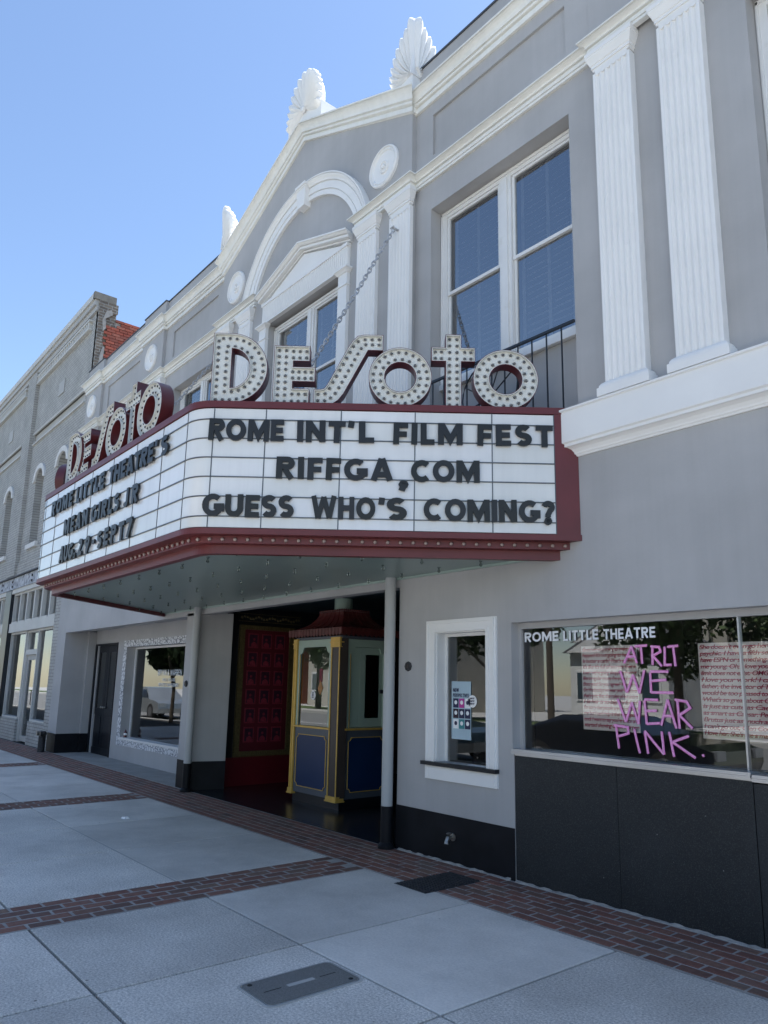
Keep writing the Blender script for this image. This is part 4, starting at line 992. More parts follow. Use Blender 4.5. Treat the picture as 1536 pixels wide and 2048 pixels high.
def rowpts(path, step, closed=False):
    P = [Vector(p) for p in path]; 
    if closed: P.append(P[0])
    L = sum((b-a).length for a, b in zip(P[:-1], P[1:])); N = max(1, round(L/step)); st = L/N; out = []; acc = 0; k = 0
    for a, b in zip(P[:-1], P[1:]):
        l = (b-a).length
        while k*st <= acc+l+1e-6 and k < (N if closed else N+1): out.append(tuple(a+(b-a)*((k*st-acc)/l))); k += 1
        acc += l
    return out
s_ = .062
def letter_shapes():
    R = {}
    # D  (w .485,h .655)
    w, h, t = .485, .655, .165
    outer = [(0, 0), (w-.33, 0)]+arc(w-.33, h/2, .33, h/2, -90, 90, 22)+[(0, h)]
    hole = [(t, t*.86), (w-.33+.01, t*.86)]+arc(w-.32, h/2, .32-t*.93, h/2-t*.86, -90, 90, 16)+[(t, h-t*.86)]
    e = .040; r1 = [(e, e), (w-.33, e)]+arc(w-.33, h/2, .33-e, h/2-e, -90, 90, 22)+[(e, h-e)]
    e2 = .040+s_*1.0+.012; r2 = [(e2, e2), (w-.33, e2)]+arc(w-.33, h/2, .33-e2, h/2-e2, -90, 90, 22)+[(e2, h-e2)]
    R['D'] = (outer, [hole], rowpts(r1, s_, True)+rowpts(r2, s_, True), w)
    # E (w .365,h .545)
    w, h, t = .365, .548, .17; a, b, c = .145, .128, .14
    y1 = a; y2 = (h-b)/2+.01-.0; 
    lo, mi0, mi1, hi = .148, .195+.02, .195+.155, .548-.142
    outer = [(0, 0), (w*.87, 0), (w*.87, lo), (t, lo), (t, mi0), (w, mi0), (w, mi1), (t, mi1), (t, hi), (w*.86, hi), (w*.86, h), (0, h)]
    rows = rowpts([(.04, .035), (.04, h-.035)], s_)+rowpts([(.04+s_, .035), (.04+s_, h-.035)], s_)
    for y in (.04, .105, mi0+.04, mi0+.098, hi+.04, hi+.1): rows += rowpts([(t-.005, y), (w*.87-.035 if not (mi0 < y < mi1) else w-.035, y)], s_)
    R['E'] = (outer, [], rows, w)
    # S  (slanted stroke)
    w, h, t = .60, .668, .15
    outer = [(0, 0), (.10, 0)]+[(.16, .01), (.215, .05), (.26, .11)]+[(.468, .522), (.60, .522), (.60, .668), (.43, .668), (.375, .655), (.335, .615), (.30, .56), (.115, .19), (.09, .155), (.06, .145), (0, .145)]
    rows = rowpts([(.035, .05), (.11, .05), (.165, .09), (.20, .14), (.40, .54), (.43, .585), (.565, .585)], s_)+rowpts([(.035, .108), (.09, .108), (.125, .145), (.335, .565), (.37, .61), (.42, .632), (.565, .635)], s_)
    R['S'] = (outer, [], rows, w)
    # o
    w, h = .553, .553; rr = w/2
    R['O'] = (circle(rr, rr, rr, rr, 44), [circle(rr, rr, rr-.137, rr-.137, 36)], rowpts(circle(rr, rr, rr-.036, rr-.036), s_*1.05, True)+rowpts(circle(rr, rr, rr-.100, rr-.100), s_*1.05, True), w)
    # t
    w, h = .384, .688; c0, c1, b0, b1 = .125, .262, .435, .565
    outer = [(c0, 0), (c1, 0), (c1, b0), (w, b0), (w, b1), (c1, b1), (c1, h), (c0, h), (c0, b1), (0, b1), (0, b0), (c0, b0)]
    rows = rowpts([(c0+.036, .035), (c0+.036, h-.035)], s_)+rowpts([(c1-.036, .035), (c1-.036, h-.035)], s_)
    for y in (b0+.034, b1-.034): rows += [(.034, y), (.034+.055, y), (w-.034, y), (w-.089, y)]
    R['T'] = (outer, [], rows, w)
    return R
SH = letter_shapes(); BD = bulb_mesh(.0125, 'bulb_dark'); SK = MB().lathe([(.021, .0), (.021, .002), (.017, .007), (.013, .002), (.013, 0)], (0, 0, 0), 'z', 10).mesh('socket', 'sign_white', True)
CH = {}
for ch, (outer, holes, rows, w) in SH.items():
    rim_i = offset_poly(outer, .009)
    hh = [offset_poly(h, -.009) for h in holes]
    shell = [poly_holes(offset_poly(outer, -.0015), [offset_poly(outer, .0035)], -.13, -.0008, 'return', 'maroon_sign')]+[poly_holes(offset_poly(h, -.0035), [offset_poly(h, .0015)], -.13, -.0008, 'return', 'maroon_sign') for h in holes]
    CH[ch] = dict(body=poly_holes(outer, holes, -.13, -.045, 'back', 'maroon_sign'), shell=shell,
                  face=poly_holes(rim_i, hh, -.034, -.030, 'face', 'sign_white'),
                  rims=[poly_holes(offset_poly(outer, .0035), [rim_i], -.0345, 0, 'rim', 'sign_white')]+[poly_holes(h2, [offset_poly(h, -.0035)], -.0345, 0, 'rim', 'sign_white') for h, h2 in zip(holes, hh)], rows=rows, w=w)
def channel(ch, O, e, n, u, z, sx, label, group, sy=1):
    d = CH[ch]; p = Vector(O)+Vector(e)*u+Vector(n)*(-.055)
    mw = basis((p.x, p.y, z), e, n) @ Matrix.Diagonal((sx, sy, 1, 1))
    t = thing('channel_letter', label, 'sign letter', (p.x, p.y, z), group)
    link('letter_body', d['body'], t, mw); link('letter_face', d['face'], t, mw)
    for r in d['shell']: link('return', r, t, mw)
    for r in d['rims']: link('rim', r, t, mw)
    for x, y in d['rows']:
        link('bulb', BD, t, mw @ Matrix.Translation((x, y, -.0295)))
        link('socket', SK, t, mw @ Matrix.Translation((x, y, -.0298)))
GRP = 'light-bulb channel letters standing on the marquee'
for ch, s0, s1, z, lb in (('D', 3.181, 2.697, 3.98, 'bulb-studded white letter D, first letter above the FILM FEST board'), ('E', 2.641, 2.277, 3.98, 'bulb-studded white letter E above the FILM FEST board'), ('S', 2.281, 1.685, 3.98, 'slanted white bulb letter S leaning right above the FILM FEST board'),
                          ('O', 1.804, 1.251, 3.98, 'round white bulb letter O just after the slanted S, facing the camera'), ('T', 1.253, .869, 3.98, 'cross-shaped white bulb letter T between two round letters, facing the camera'), ('O', .886, .313, 3.98, 'round white bulb letter O nearest the balcony railing')):
    channel(ch, OE, ER, NR, LR-s0, z, (s0-s1)/SH[ch][3], lb, GRP)
for ch, a, b, z, lb in (('D', -9.404, -8.854, 3.98, 'white bulb letter D at the far left of the street-side sign'), ('E', -8.954, -8.50, 3.98, 'white bulb letter E with maroon back on the street-side sign'), ('S', -8.43, -7.84, 3.98, 'slanted white bulb letter S on the street-side sign'),
                        ('O', -8.01, -7.41, 3.98, 'first round bulb letter O of the street-side sign, left of its T'), ('T', -7.44, -7.055, 3.98, 'cross-shaped bulb letter T on the street-side sign'), ('O', -7.10, -6.495, 3.98, 'large round bulb letter O above THEATRE\'S on the street-side sign')):
    channel(ch, OF, EX, NY, a*1.0222, z, (b-a)*1.0222/SH[ch][3], lb, GRP, 1.035)
channel('O', (WL[0], WL[1], 0), EL, NL, 2.62, 3.98, 1, 'curved maroon letter back standing left of the street-side D', GRP)
# ------------------------------------------------------------------ chains
def chain(a, b, label, sag=.06):
    a, b = Vector(a), Vector(b); L = (b-a).length; N = int(L/.056); mb = MB(); d = (b-a).normalized()
    s1 = d.cross(Vector((0, 0, 1))).normalized(); s2 = d.cross(s1)
    for k in range(N):
        t = (k+.5)/N; c = a+(b-a)*t-Vector((0, 0, 1))*sag*math.sin(PI*t); s = s1 if k % 2 else s2
        path = [c+d*.044*math.cos(q)+s*.021*math.sin(q) for q in [2*PI*i/8 for i in range(9)]]
        rings = []
        for i, p in enumerate(path[:-1]):
            q = path[(i+1) % 8]-path[i-1 if i else 7]; q.normalize(); u = q.cross(d.cross(s)).normalized(); v = q.cross(u)
            rings.append([tuple(p+u*.0075*math.cos(w)+v*.0075*math.sin(w)) for w in (0, PI/2, PI, 1.5*PI)])
        rings.append(rings[0]); mb.loft(rings, True, False)
    o = thing('support_chain', label, 'chain', tuple(a), 'chains holding up the marquee')
    c = obj('links', mb, 'chain_steel', o); c['kind'] = 'stuff'
    mb = MB(); mb.tube([a+Vector((0, .09, 0)), a+Vector((0, -.03, 0))], .014, 8); mb.tube([a+Vector((-.03, -.03, 0)), a+Vector((.03, -.03, 0))], .01, 8); obj('eye_bolt', mb, 'chain_steel', o)
chain((-5.945, -.16, 6.82), (-6.05, -1.66, 3.99), 'long steel chain running down from the white pilaster behind the letter E')
chain((-10.20, -.16, 6.80), (-10.72, -2.03, 3.98), 'steel chain crossing the dark window left of the letter D')
# ------------------------------------------------------------------ balcony railing
BR = thing('balcony_railing', 'black iron balcony railing behind the last letters of the sign', 'railing', (-4.5, -.02, 4.0))
mb = MB(); mb.box(-5.487, -3.60, -.03, -.005, 4.775, 4.80); obj('top_rail', mb, 'iron_black', BR)
for x in [-5.42+.168*k for k in range(11)]:
    mb = MB(); mb.box(x-.0055, x+.0055, -.023, -.012, 3.96, 4.775); obj('baluster', mb, 'iron_black', BR)
mb = MB(); path = [(-4.60+.36*math.cos(t), -.035, 4.42+.33*math.sin(t)) for t in [2*PI*k/28 for k in range(29)]]; mb.tube(path, .008, 6); obj('scroll_ring', mb, 'iron_black', BR)
for t in (0.45, 1.1, 1.9, 2.7, 3.5, 4.3, 5.2, 5.9):
    mb = MB(); mb.tube([(-4.60, -.035, 4.35), (-4.60+.36*math.cos(t), -.035, 4.42+.33*math.sin(t))], .007, 6); obj('spoke', mb, 'iron_black', BR)
# ================================================================== TICKET BOOTH
TB = thing('ticket_booth', 'free-standing ticket booth with blue panels, gold posts and a red pagoda roof', 'ticket booth', (-8.57, 1.2, 0))
bx0, bx1, by0, by1 = -9.16, -8.0, .78, 1.66
mb = MB(); mb.box(bx0+.04, bx1-.03, by0+.03, by1-.03, .004, .13); obj('base', mb, 'lobby_black', TB)
def notch(x0, x1, z0, z1, r=.045):
    P = []
    for cx, cz, a0 in ((x0, z0, 90), (x1, z0, 180), (x1, z1, 270), (x0, z1, 360)):
        P += [(cx+r*math.cos(math.radians(a0-90*k/5)), cz+r*math.sin(math.radians(a0-90*k/5))) for k in range(6)]
    return P
def booth_side(side):
    # local frame: u along the face, z up
    if side == 'front': U = lambda u, z, o: (u, by0-o, z); u0, u1 = bx0+.09, bx1-.24
    else: U = lambda u, z, o: (bx1-.03+o, u, z); u0, u1 = by0+.10, by1-.08
    def slab(poly, o0, o1, name, m, parent=TB):
        mb = MB(); mb.loft([[U(p[0], p[1], o0) for p in poly], [U(p[0], p[1], o1) for p in poly]]); return obj(name, mb, m, parent)
    rect = lambda a, b, c, d: [(a, c), (b, c), (b, d), (a, d)]
    slab(rect(u0, u1, .13, 1.0), -.04, 0, 'skirt', 'booth_gray')
    pl = slab(notch(u0+.06, u1-.06, .22, .90), 0, .006, 'blue_panel', 'booth_blue')
    mb = MB(); nt_ = notch(u0+.055, u1-.055, .215, .905); pts = [U(p[0], p[1], .009) for p in nt_]+[U(nt_[0][0], nt_[0][1], .009)]; mb.tube(pts, .006, 5); obj('moulding', mb, 'gold', pl)
    mb = MB(); mb.loft([[U(u0-.02, 1.0, -.02), U(u1+.02, 1.0, -.02), U(u1+.02, 1.0, .03), U(u0-.02, 1.0, .03)], [U(u0-.02, 1.025, -.02), U(u1+.02, 1.025, -.02), U(u1+.02, 1.025, .03), U(u0-.02, 1.025, .03)]]); obj('counter', mb, 'gold', TB)
    fr = 'mint'
    slab(rect(u0, u1, 2.10, 2.20), -.03, 0, 'window_frame', fr); slab(rect(u0, u0+.055, 1.026, 2.10), -.03, 0, 'window_frame', fr); slab(rect(u1-.055, u1, 1.026, 2.10), -.03, 0, 'window_frame', fr)
    for cx, s in ((u0+.055, 1), (u1-.055, -1)):
        poly = [(cx, 2.10), (cx, 2.01)]+[(cx+s*(.03+.03*math.sin(PI/2*k/5)), 2.01+.05*k/5) for k in range(1, 6)]+[(cx+s*.09, 2.10)]
        slab(poly, -.03, -.001, 'bracket', fr)
    mb = MB(); mb.tube([U(u0+.06, 1.03, .004), U(u0+.06, 2.0, .004)], .005, 5); obj('moulding', mb, 'gold', TB)
    if side == 'front':
        mb = MB(); mb.q(U(u0+.05, 1.03, -.015), U(u1-.05, 1.03, -.015), U(u1-.05, 2.11, -.015), U(u0+.05, 2.11, -.015)); obj('pane', mb, 'glass_shop', TB)
    else:
        d = slab(rect(u0+.25, u1-.03, 1.04, 2.09), -.06, -.03, 'door_leaf', 'mint')
        mb = MB(); mb.q(U(u0+.34, 1.15, -.029), U(u0+.58, 1.15, -.029), U(u0+.58, 2.0, -.029), U(u0+.34, 2.0, -.029)); obj('pane', mb, 'glass_shop', d)
        slab(rect(u0+.055, u0+.25, 1.04, 2.09), -.06, -.035, 'side_panel', 'mint')
        mb = MB(); p = U(u0+.62, 1.5, -.02); mb.box(p[0]-.01, p[0]+.02, p[1]-.02, p[1]+.04, 1.48, 1.53); obj('latch', mb, 'iron_black', d)
booth_side('front'); booth_side('side')
mb = MB(); mb.box(bx0+.03, bx0+.06, by0+.1, by1, .13, 2.2); mb.box(bx0+.03, bx1-.1, by1-.04, by1, .13, 2.2); obj('rear_panel', mb, 'mint', TB)
# corner posts
for x0, x1 in ((bx0, bx0+.085), (bx1-.235, bx1)):
    ch_ = .03 if x1 > -8.5 else .0
    mb = MB(); mb.prism([(x0, by0+.0), (x0+.0, by0-.012), (x1-ch_, by0-.012), (x1, by0+.10), (x1-.05, by0+.12), (x0, by0+.12)], 2, .15, 2.205); ps = obj('post', mb, 'booth_brown' if x1 > -8.5 else 'gold', TB)
    for a in (x0+.012, x1-ch_-.012):
        mb = MB(); mb.box(a-.010, a+.010, by0-.02, by0-.012, .17, 2.08); obj('moulding', mb, 'gold', ps)
    mb = MB(); mb.box(x0-.012, x1+.012-ch_, by0-.03, by0+.10, .118, .17); mb.box(x0-.022, x1+.02-ch_, by0-.04, by0+.11, .10, .118); obj('post_base', mb, 'gold', ps)
    mb = MB(); mb.box(x0-.004, x1+.004-ch_, by0-.024, by0+.1, 2.085, 2.22); mb.box(x0-.014, x1+.014-ch_, by0-.034, by0+.11, 2.145, 2.16); mb.box(x0-.008, x1+.008-ch_, by0-.028, by0+.11, 2.085, 2.095); obj('post_cap', mb, 'gold', ps)
mb = MB(); mb.prism([(bx1-.03, by0+.12), (bx1, by0+.10), (bx1+.0, by0+.0), (bx1+.004, by0+.12)], 2, .15, 2.2)
mb = MB(); mb.box(bx1-.03, bx1+.0, by1-.08, by1, .13, 2.2); obj('post', mb, 'booth_brown', TB)
mb = MB(); mb.box(bx0+.02, bx1-.02, by0+.01, by1, 2.205, 2.24); obj('lintel', mb, 'booth_gray', TB)
# pagoda roof
cx, cy_ = (bx0+bx1)/2, (by0+by1)/2
mb = MB(); rings = []
hx, hy = (bx1-bx0)/2+.07, (by1-by0)/2+.07
for t, z in ((1.0, 2.345), (.86, 2.365), (.72, 2.40), (.60, 2.45), (.51, 2.51), (.46, 2.56), (.45, 2.60)):
    rings.append([(cx-hx*t, cy_-hy*t, z), (cx+hx*t, cy_-hy*t, z), (cx+hx*t, cy_+hy*t, z), (cx-hx*t, cy_+hy*t, z)])
mb.loft(rings); RF = obj('roof', mb, 'booth_roof', TB)
for s, a, b in (('f', cx-hx, cx+hx), ('r', cy_-hy, cy_+hy)):
    n = 17 if s == 'f' else 13
    for k in range(n):
        u0 = a+(b-a)*k/n+.004; u1 = a+(b-a)*(k+1)/n-.004; um = (u0+u1)/2
        poly = [(u0, 2.345), (u0, 2.262), (um, 2.235), (u1, 2.262), (u1, 2.345)]
        mb = MB()
        if s == 'f': mb.prism(poly, 1, cy_-hy-.006, cy_-hy+.006)
        else: mb.prism(poly, 0, cx+hx-.006, cx+hx+.006)
        obj('fringe', mb, 'booth_roof', RF)
for k in range(1, 6):
    t = -1+k/3
    for side in (0, 1):
        path = []
        for q, z in ((1.0, 2.348), (.86, 2.368), (.72, 2.403), (.60, 2.453), (.51, 2.513), (.46, 2.563), (.45, 2.60)):
            path.append((cx+hx*q*t, cy_-hy*q, z) if side == 0 else (cx+hx*q, cy_+hy*q*t, z))
        mb = MB(); mb.tube(path, .009, 5); obj('seam', mb, 'booth_roof', RF)
for k in range(14):
    for side in (0, 1):
        t = -1+2*(k+.5)/14; p = (cx+hx*.45*t, cy_-hy*.45, 2.60) if side == 0 else (cx+hx*.45, cy_+hy*.45*t, 2.60)
        mb = MB(); mb.lathe([(0, 0), (.014, .005), (.016, .02), (.006, .035), (0, .036)], p, 'z', 6); obj('finial_bead', mb, 'booth_roof', RF)
mb = MB(); mb.tube([(-8.55, 1.18, 2.6), (-8.55, 1.18, 2.80)], .13, 16, False); obj('column', mb, 'mint', T, smooth=True)
mb = MB(); mb.lathe([(0, 0), (.062, 0), (.062, .002), (0, .002)], (-8.66, .785, 1.44), 'y', 24); st = obj('sticker', mb, 'paper_white', TB)
for k in range(4): flat_text('RIFF', (0, .783, 0), EX, NY, -8.685, -8.635, 1.405+.02*k, .013, .2, 'navy_print', st)
tag(link('notice', MB().box(-8.53, -8.50, .79, .792, 1.62, 1.80).box(-8.49, -8.46, .79, .792, 1.62, 1.80).mesh('notice', 'print_a')), 'narrow pink notice strips on the booth window above an orange diamond', 'notice')
tag(link('diamond_sign', MB().prism([(-8.50, 1.44), (-8.44, 1.54), (-8.50, 1.65), (-8.56, 1.54)], 1, .7885, .7895).mesh('d', 'orange_print')), 'orange diamond-shaped card in the ticket booth window', 'sign')
# ------------------------------------------------------------------ poster case
PC = thing('poster_case', 'gold framed magenta case with rows of cast portraits on the lobby side wall', 'poster case', (-10.76, 1.25, .435))
X0 = -10.76
def pbox(o0, o1, y0, y1, z0, z1): return MB().box(X0+o0, X0+o1, y0, y1, z0, z1)
fo = (.72, 1.755, .44, 2.515); fi = (.81, 1.665, .525, 2.445)
for a in ((fo[0], fi[0], fo[2], fo[3]), (fi[1], fo[1], fo[2], fo[3]), (fi[0], fi[1], fo[2], fi[2]), (fi[0], fi[1], fi[3], fo[3])): obj('frame', pbox(0, .045, *a), 'case_gold', PC)
for k in range(26):
    y = fi[0]+(fi[1]-fi[0])*(k+.5)/26
    for z in (fo[2]+.02, fi[3]+.01): obj('reeding', pbox(.045, .053, y-.009, y+.009, z, z+.05), 'case_gold', PC)
obj('backing', pbox(0, .02, fi[0], fi[1], fi[2], fi[3]), 'case_magenta', PC)
for r in range(6):
    for c in range(3):
        y0 = .885+c*.253; z1 = 2.385-r*.298
        p = obj('portrait', pbox(.02, .026, y0, y0+.185, z1-.235, z1), 'print_a', PC)
        obj('print', pbox(.026, .028, y0+.018, y0+.167, z1-.217, z1-.018), 'print_b', p)
        mb = MB(); q = y0+.092+random.uniform(-.015, .015)
        mb.lathe([(0, .0), (.022, .0), (.022, .002), (0, .002)], (X0+.028, q, z1-.095), 'x', 10)
        mb.loft([[(X0+o, q-.055, z1-.214), (X0+o, q+.055, z1-.214), (X0+o, q+.048, z1-.165), (X0+o, q+.012, z1-.135), (X0+o, q-.012, z1-.135), (X0+o, q-.048, z1-.165)] for o in (.028, .030)])
        obj('figure', mb, 'print_a', p)
# ------------------------------------------------------------------ posters and small things
def sheet(name, x0, x1, y, z0, z1, m, label, cat, skew=0):
    mb = MB(); mb.loft([[(x0, y, z0), (x1, y, z0), (x1+skew, y, z1), (x0+skew, y, z1)], [(x0, y+.0015, z0), (x1, y+.0015, z0), (x1+skew, y+.0015, z1), (x0+skew, y+.0015, z1)]])
    return tag(obj(name, mb, m), label, cat)
def handwriting(sheet_o, lines, x0, x1, y, ztop, pitch, width_of):
    for i, t in enumerate(lines):
        z = ztop-i*pitch
        cu = bpy.data.curves.new('writing', 'FONT'); cu.body = t; cu.size = pitch*.95; cu.shear = .25; cu.extrude = .0002; cu.offset = .0006; cu.space_character = .9
        o = bpy.data.objects.new('writing', cu); COL.objects.link(o); dg = bpy.context.evaluated_depsgraph_get(); dg.update()
        me = bpy.data.meshes.new_from_object(o.evaluated_get(dg)); bpy.data.objects.remove(o); bpy.data.curves.remove(cu)
        wv = max(v.co.x for v in me.vertices)-min(v.co.x for v in me.vertices); sc = (x1-x0)/wv
        me.materials.clear(); me.materials.append(M('ink_red'))
        link('handwriting', me, sheet_o, basis((x0, y-.0022, z), EX, NY) @ Matrix.Diagonal((sc, 1, 1, 1)))
        mb = MB(); mb.box(x0, x1, y-.0012, y-.0004, z+pitch*.26, z+pitch*.40); obj('strike_line', mb, 'ink_pink', sheet_o)
L1_ = ["Gretchen, stop trying to make fetch", "happen! It's not going to happen!", "Is butter a carb? That's so fetch", "it's like it's full of secrets. Get in", "loser, we're going shopping. I'm not", "like a regular mom. I'm a cool mom", "Boo, you! So you agree? You think", "On Wednesdays we wear pink! Whatever", "that's just, like, the rules of feminism", "His hair is so big. It's full of", "I'm sorry that people are so jealous of", "me but I can't help it that I'm popular", "cool. I want to say you're a nice and", "started shoving dread in a pen"]
L2_ = ["She doesn't even go here! I'm kind of", "psychic. I have a fifth sense. It's like I", "have ESPN or something. You girls keep", "me young. Oh, I love you so much. The", "limit does not exist. OMG Danny DeVito", "I love your work! I can't think my", "father, the inventor of Toaster Strudel", "would be too pleased to hear about this", "What's so great about Caesar? Brutus is", "is just as cute as Caesar. Brutus is", "as smart as Caesar. People totally like", "Brutus just as much as they do. And", "I can't go out, Glen Coco! You go Glen", "I love her. She's like a martian. It's October"]
py = .145
p1 = sheet('poster', -3.755, -3.235, py, 1.272, 1.945, 'paper_white', 'white sheet of pink handwriting behind the slogan, left of the two', 'poster')
handwriting(p1, L1_, -3.745, -3.245, py, 1.902, .0465, None)
p2 = sheet('poster', -2.735, -1.95, py, 1.265, 1.94, 'paper_white', 'white sheet of pink handwriting crossed by the glass joint, right of the two', 'poster')
handwriting(p2, L2_, -2.725, -1.97, py, 1.897, .0465, None)
# ticket window card
tc = sheet('poster', -5.265, -5.005, .118, 1.10, 1.645, 'poster_blue', 'pale blue NEW PERSPECTIVES poster taped inside the ticket window', 'poster')
flat_text('NEW', (0, .118, 0), EX, NY, -5.245, -5.165, 1.545, .035, .2, 'navy_print', tc)
flat_text('PERSPECTIVES', (0, .118, 0), EX, NY, -5.245, -5.03, 1.495, .035, .2, 'navy_print', tc)
for r in range(3):
    for c in range(3):
        m_ = [['navy_print', 'magenta_print', 'paper_white'], ['print_b', 'navy_print', 'navy_print'], ['paper_white', 'teal_print', 'navy_print']][r][c]
        x = -5.243+c*.079; z = 1.395-r*.098
        b_ = obj('logo_tile', MB().box(x, x+.072, .1165, .1175, z, z+.088), m_, tc)
        obj('logo', MB().lathe([(0, 0), (.02, 0), (.02, .0006), (0, .0006)], (x+.036, .1165, z+.05), 'y', 12), 'paper_white' if m_ != 'paper_white' else 'navy_print', b_)
tag(link('window_sticker', MB().lathe([(0, 0), (.058, 0), (.058, .001), (0, .001)], (-4.985, .1175, 1.46), 'y', 24).mesh('s', 'paper_white')), 'round white sticker beside the pale blue poster in the ticket window', 'sticker')
so_ = bpy.data.objects['window_sticker']; WM[so_.name] = Matrix.Identity(4)
for k in range(3): flat_text('RIFF', (0, .1162, 0), EX, NY, -5.018, -4.955, 1.43+.025*k, .015, .2, 'navy_print', so_)
mb = MB(); mb.prism([(-5.06, .885), (-4.74, .885), (-4.74, 1.09), (-5.02, 1.09), (-5.05, 1.07)], 1, .2, .24); tr_ = tag(obj('speaker_tray', mb, 'letter_black'), 'black tray standing behind the ticket window counter', 'tray')
for x in (-5.0, -4.80): obj('screw', MB().lathe([(0, 0), (.008, 0), (.008, .004), (0, .004)], (x, .2, .94), 'y', 8), 'paper_white', tr_)
tag(obj('paper_sheet', MB().box(-4.98, -4.75, .03, .11, .8845, .886), 'paper_white'), 'sheet of paper lying on the ticket window counter', 'paper')
# framed film picture behind the ticket window (plain stand-in)
fp = tag(obj('framed_picture', MB().box(-5.1, -4.42, 1.55, 1.58, 1.62, 2.6), 'lobby_red'), 'red framed picture hanging inside the ticket office', 'picture')
obj('print', MB().box(-5.02, -4.5, 1.54, 1.55, 1.7, 2.52), 'teal_print', fp)
# plaques, hose bib, grate, cover
for x, y, z, lb in ((-5.775, 0, 1.79, 'small dark octagonal plaque on the wall between the pipe and the ticket window'), (-11.03, 0, 1.56, 'small dark plaque on the grey pier left of the far pipe')):
    pq = tag(obj('wall_plaque', MB().lathe([(0, 0), (.05, 0), (.05, .014), (.044, .02), (0, .02)], (x, y, z), 'y', 8), 'cast_iron'), lb, 'plaque')
    obj('relief', MB().box(x-.02, x-.006, y-.026, y-.02, z-.02, z+.02).box(x+.006, x+.02, y-.026, y-.02, z-.02, z+.02), 'booth_brown', pq)
hb = thing('hose_bib', 'old brass water tap sticking out of the black plinth', 'tap', (-5.12, 0, .22))
obj('flange', MB().lathe([(0, 0), (.035, 0), (.035, .008), (.015, .012), (.013, .05), (0, .05)], (-5.12, -.006, .235), 'y', 14), 'brass_old', hb, True)
obj('body', MB().tube([(-5.12, -.05, .24), (-5.115, -.075, .235), (-5.112, -.095, .205), (-5.11, -.10, .185)], [.016, .02, .018, .022], 10), 'brass_old', hb, True)
obj('handle', MB().lathe([(0, 0), (.026, .0), (.028, .006), (.02, .012), (0, .012)], (-5.12, -.055, .265), 'z', 12), 'brass_old', hb, True)
GT = thing('drain_grate', 'dark cast iron grate set in the brick border by the wall', 'grate', (-4.74, -.56, 0))
obj('frame', MB().box(-4.93, -4.55, -.875, -.245, -.02, .002), 'cast_iron', GT)
for k in range(17):
    y = -.86+k*.037; obj('bar', MB().box(-4.915, -4.565, y, y+.02, .002, .009), 'cast_iron', GT)
UC = thing('utility_cover', 'grey metal utility box cover with rounded corners set in the pavement', 'utility cover', (-3.65, -2.615, 0))
def rrect(x0, x1, y0, y1, r): 
    P = []
    for cx_, cy2, a0 in ((x1-r, y1-r, 0), (x0+r, y1-r, 90), (x0+r, y0+r, 180), (x1-r, y0+r, 270)): P += [(cx_+r*math.cos(math.radians(a0+18*k)), cy2+r*math.sin(math.radians(a0+18*k))) for k in range(6)]
    return P
obj('rim', MB().prism(rrect(-3.835, -3.475, -2.925, -2.305, .05), 2, -.02, .003), 'kerb_concrete', UC)
obj('frame', MB().prism(rrect(-3.82, -3.49, -2.91, -2.32, .042), 2, -.02, .0055), 'alu', UC)
lid = obj('lid', MB().prism(rrect(-3.812, -3.498, -2.902, -2.328, .036), 2, -.02, .0075), 'cover_metal', UC)
obj('nameplate', MB().box(-3.672, -3.638, -2.70, -2.53, .0075, .0085), 'kerb_concrete', lid)
for a, b in ((-2.845, -2.74), (-2.49, -2.385)): obj('slot', MB().box(-3.658, -3.652, a, b, .0075, .0083), 'joint_dark', lid)
for x, y in ((-3.78, -2.86), (-3.53, -2.37)): obj('bolt', MB().lathe([(0, 0), (.014, 0), (.012, .003), (0, .003)], (x, y, .0075), 'z', 10), 'letter_black', lid)
# standpipe and bottle
SP = thing('standpipe', 'grey fire department standpipe by the far pier', 'standpipe', (-17.9, -.16, 0))
obj('pipe', MB().tube([(-17.9, -.16, 0), (-17.9, -.16, .36)], .075, 14), 'cast_iron', SP, True)
obj('head', MB().tube([(-18.02, -.16, .40), (-17.78, -.16, .40)], .06, 12), 'letter_black', SP, True)
for x, d in ((-18.04, -1), (-17.76, 1)): obj('cap', MB().tube([(x, -.16, .40), (x, -.25, .40)], .055, 12), 'brass_old' if d < 0 else 'letter_black', SP, True)
bt = tag(obj('drink_bottle', MB().lathe([(0, 0), (.032, 0), (.034, .03), (.03, .07), (.034, .10), (.014, .135), (.012, .155), (0, .156)], (-15.33, .73, .452), 'z', 12), 'bottle_red', smooth=True), 'small dark drink bottle on the sill of the leaf-bordered window', 'bottle')
obj('label', MB().lathe([(.0335, .045), (.0345, .045), (.0345, .085), (.0335, .085)], (-15.33, .73, .452), 'z', 12), 'paper_white', bt)
tag(obj('litter', MB().loft([[(-9.02, -1.63, .001), (-8.93, -1.62, .001), (-8.92, -1.56, .001), (-9.0, -1.55, .001)], [(-9.01, -1.62, .018), (-8.94, -1.61, .022), (-8.94, -1.57, .015), (-8.99, -1.56, .02)]]), 'paper_white'), 'crumpled white scrap lying on the pavement slabs', 'litter')
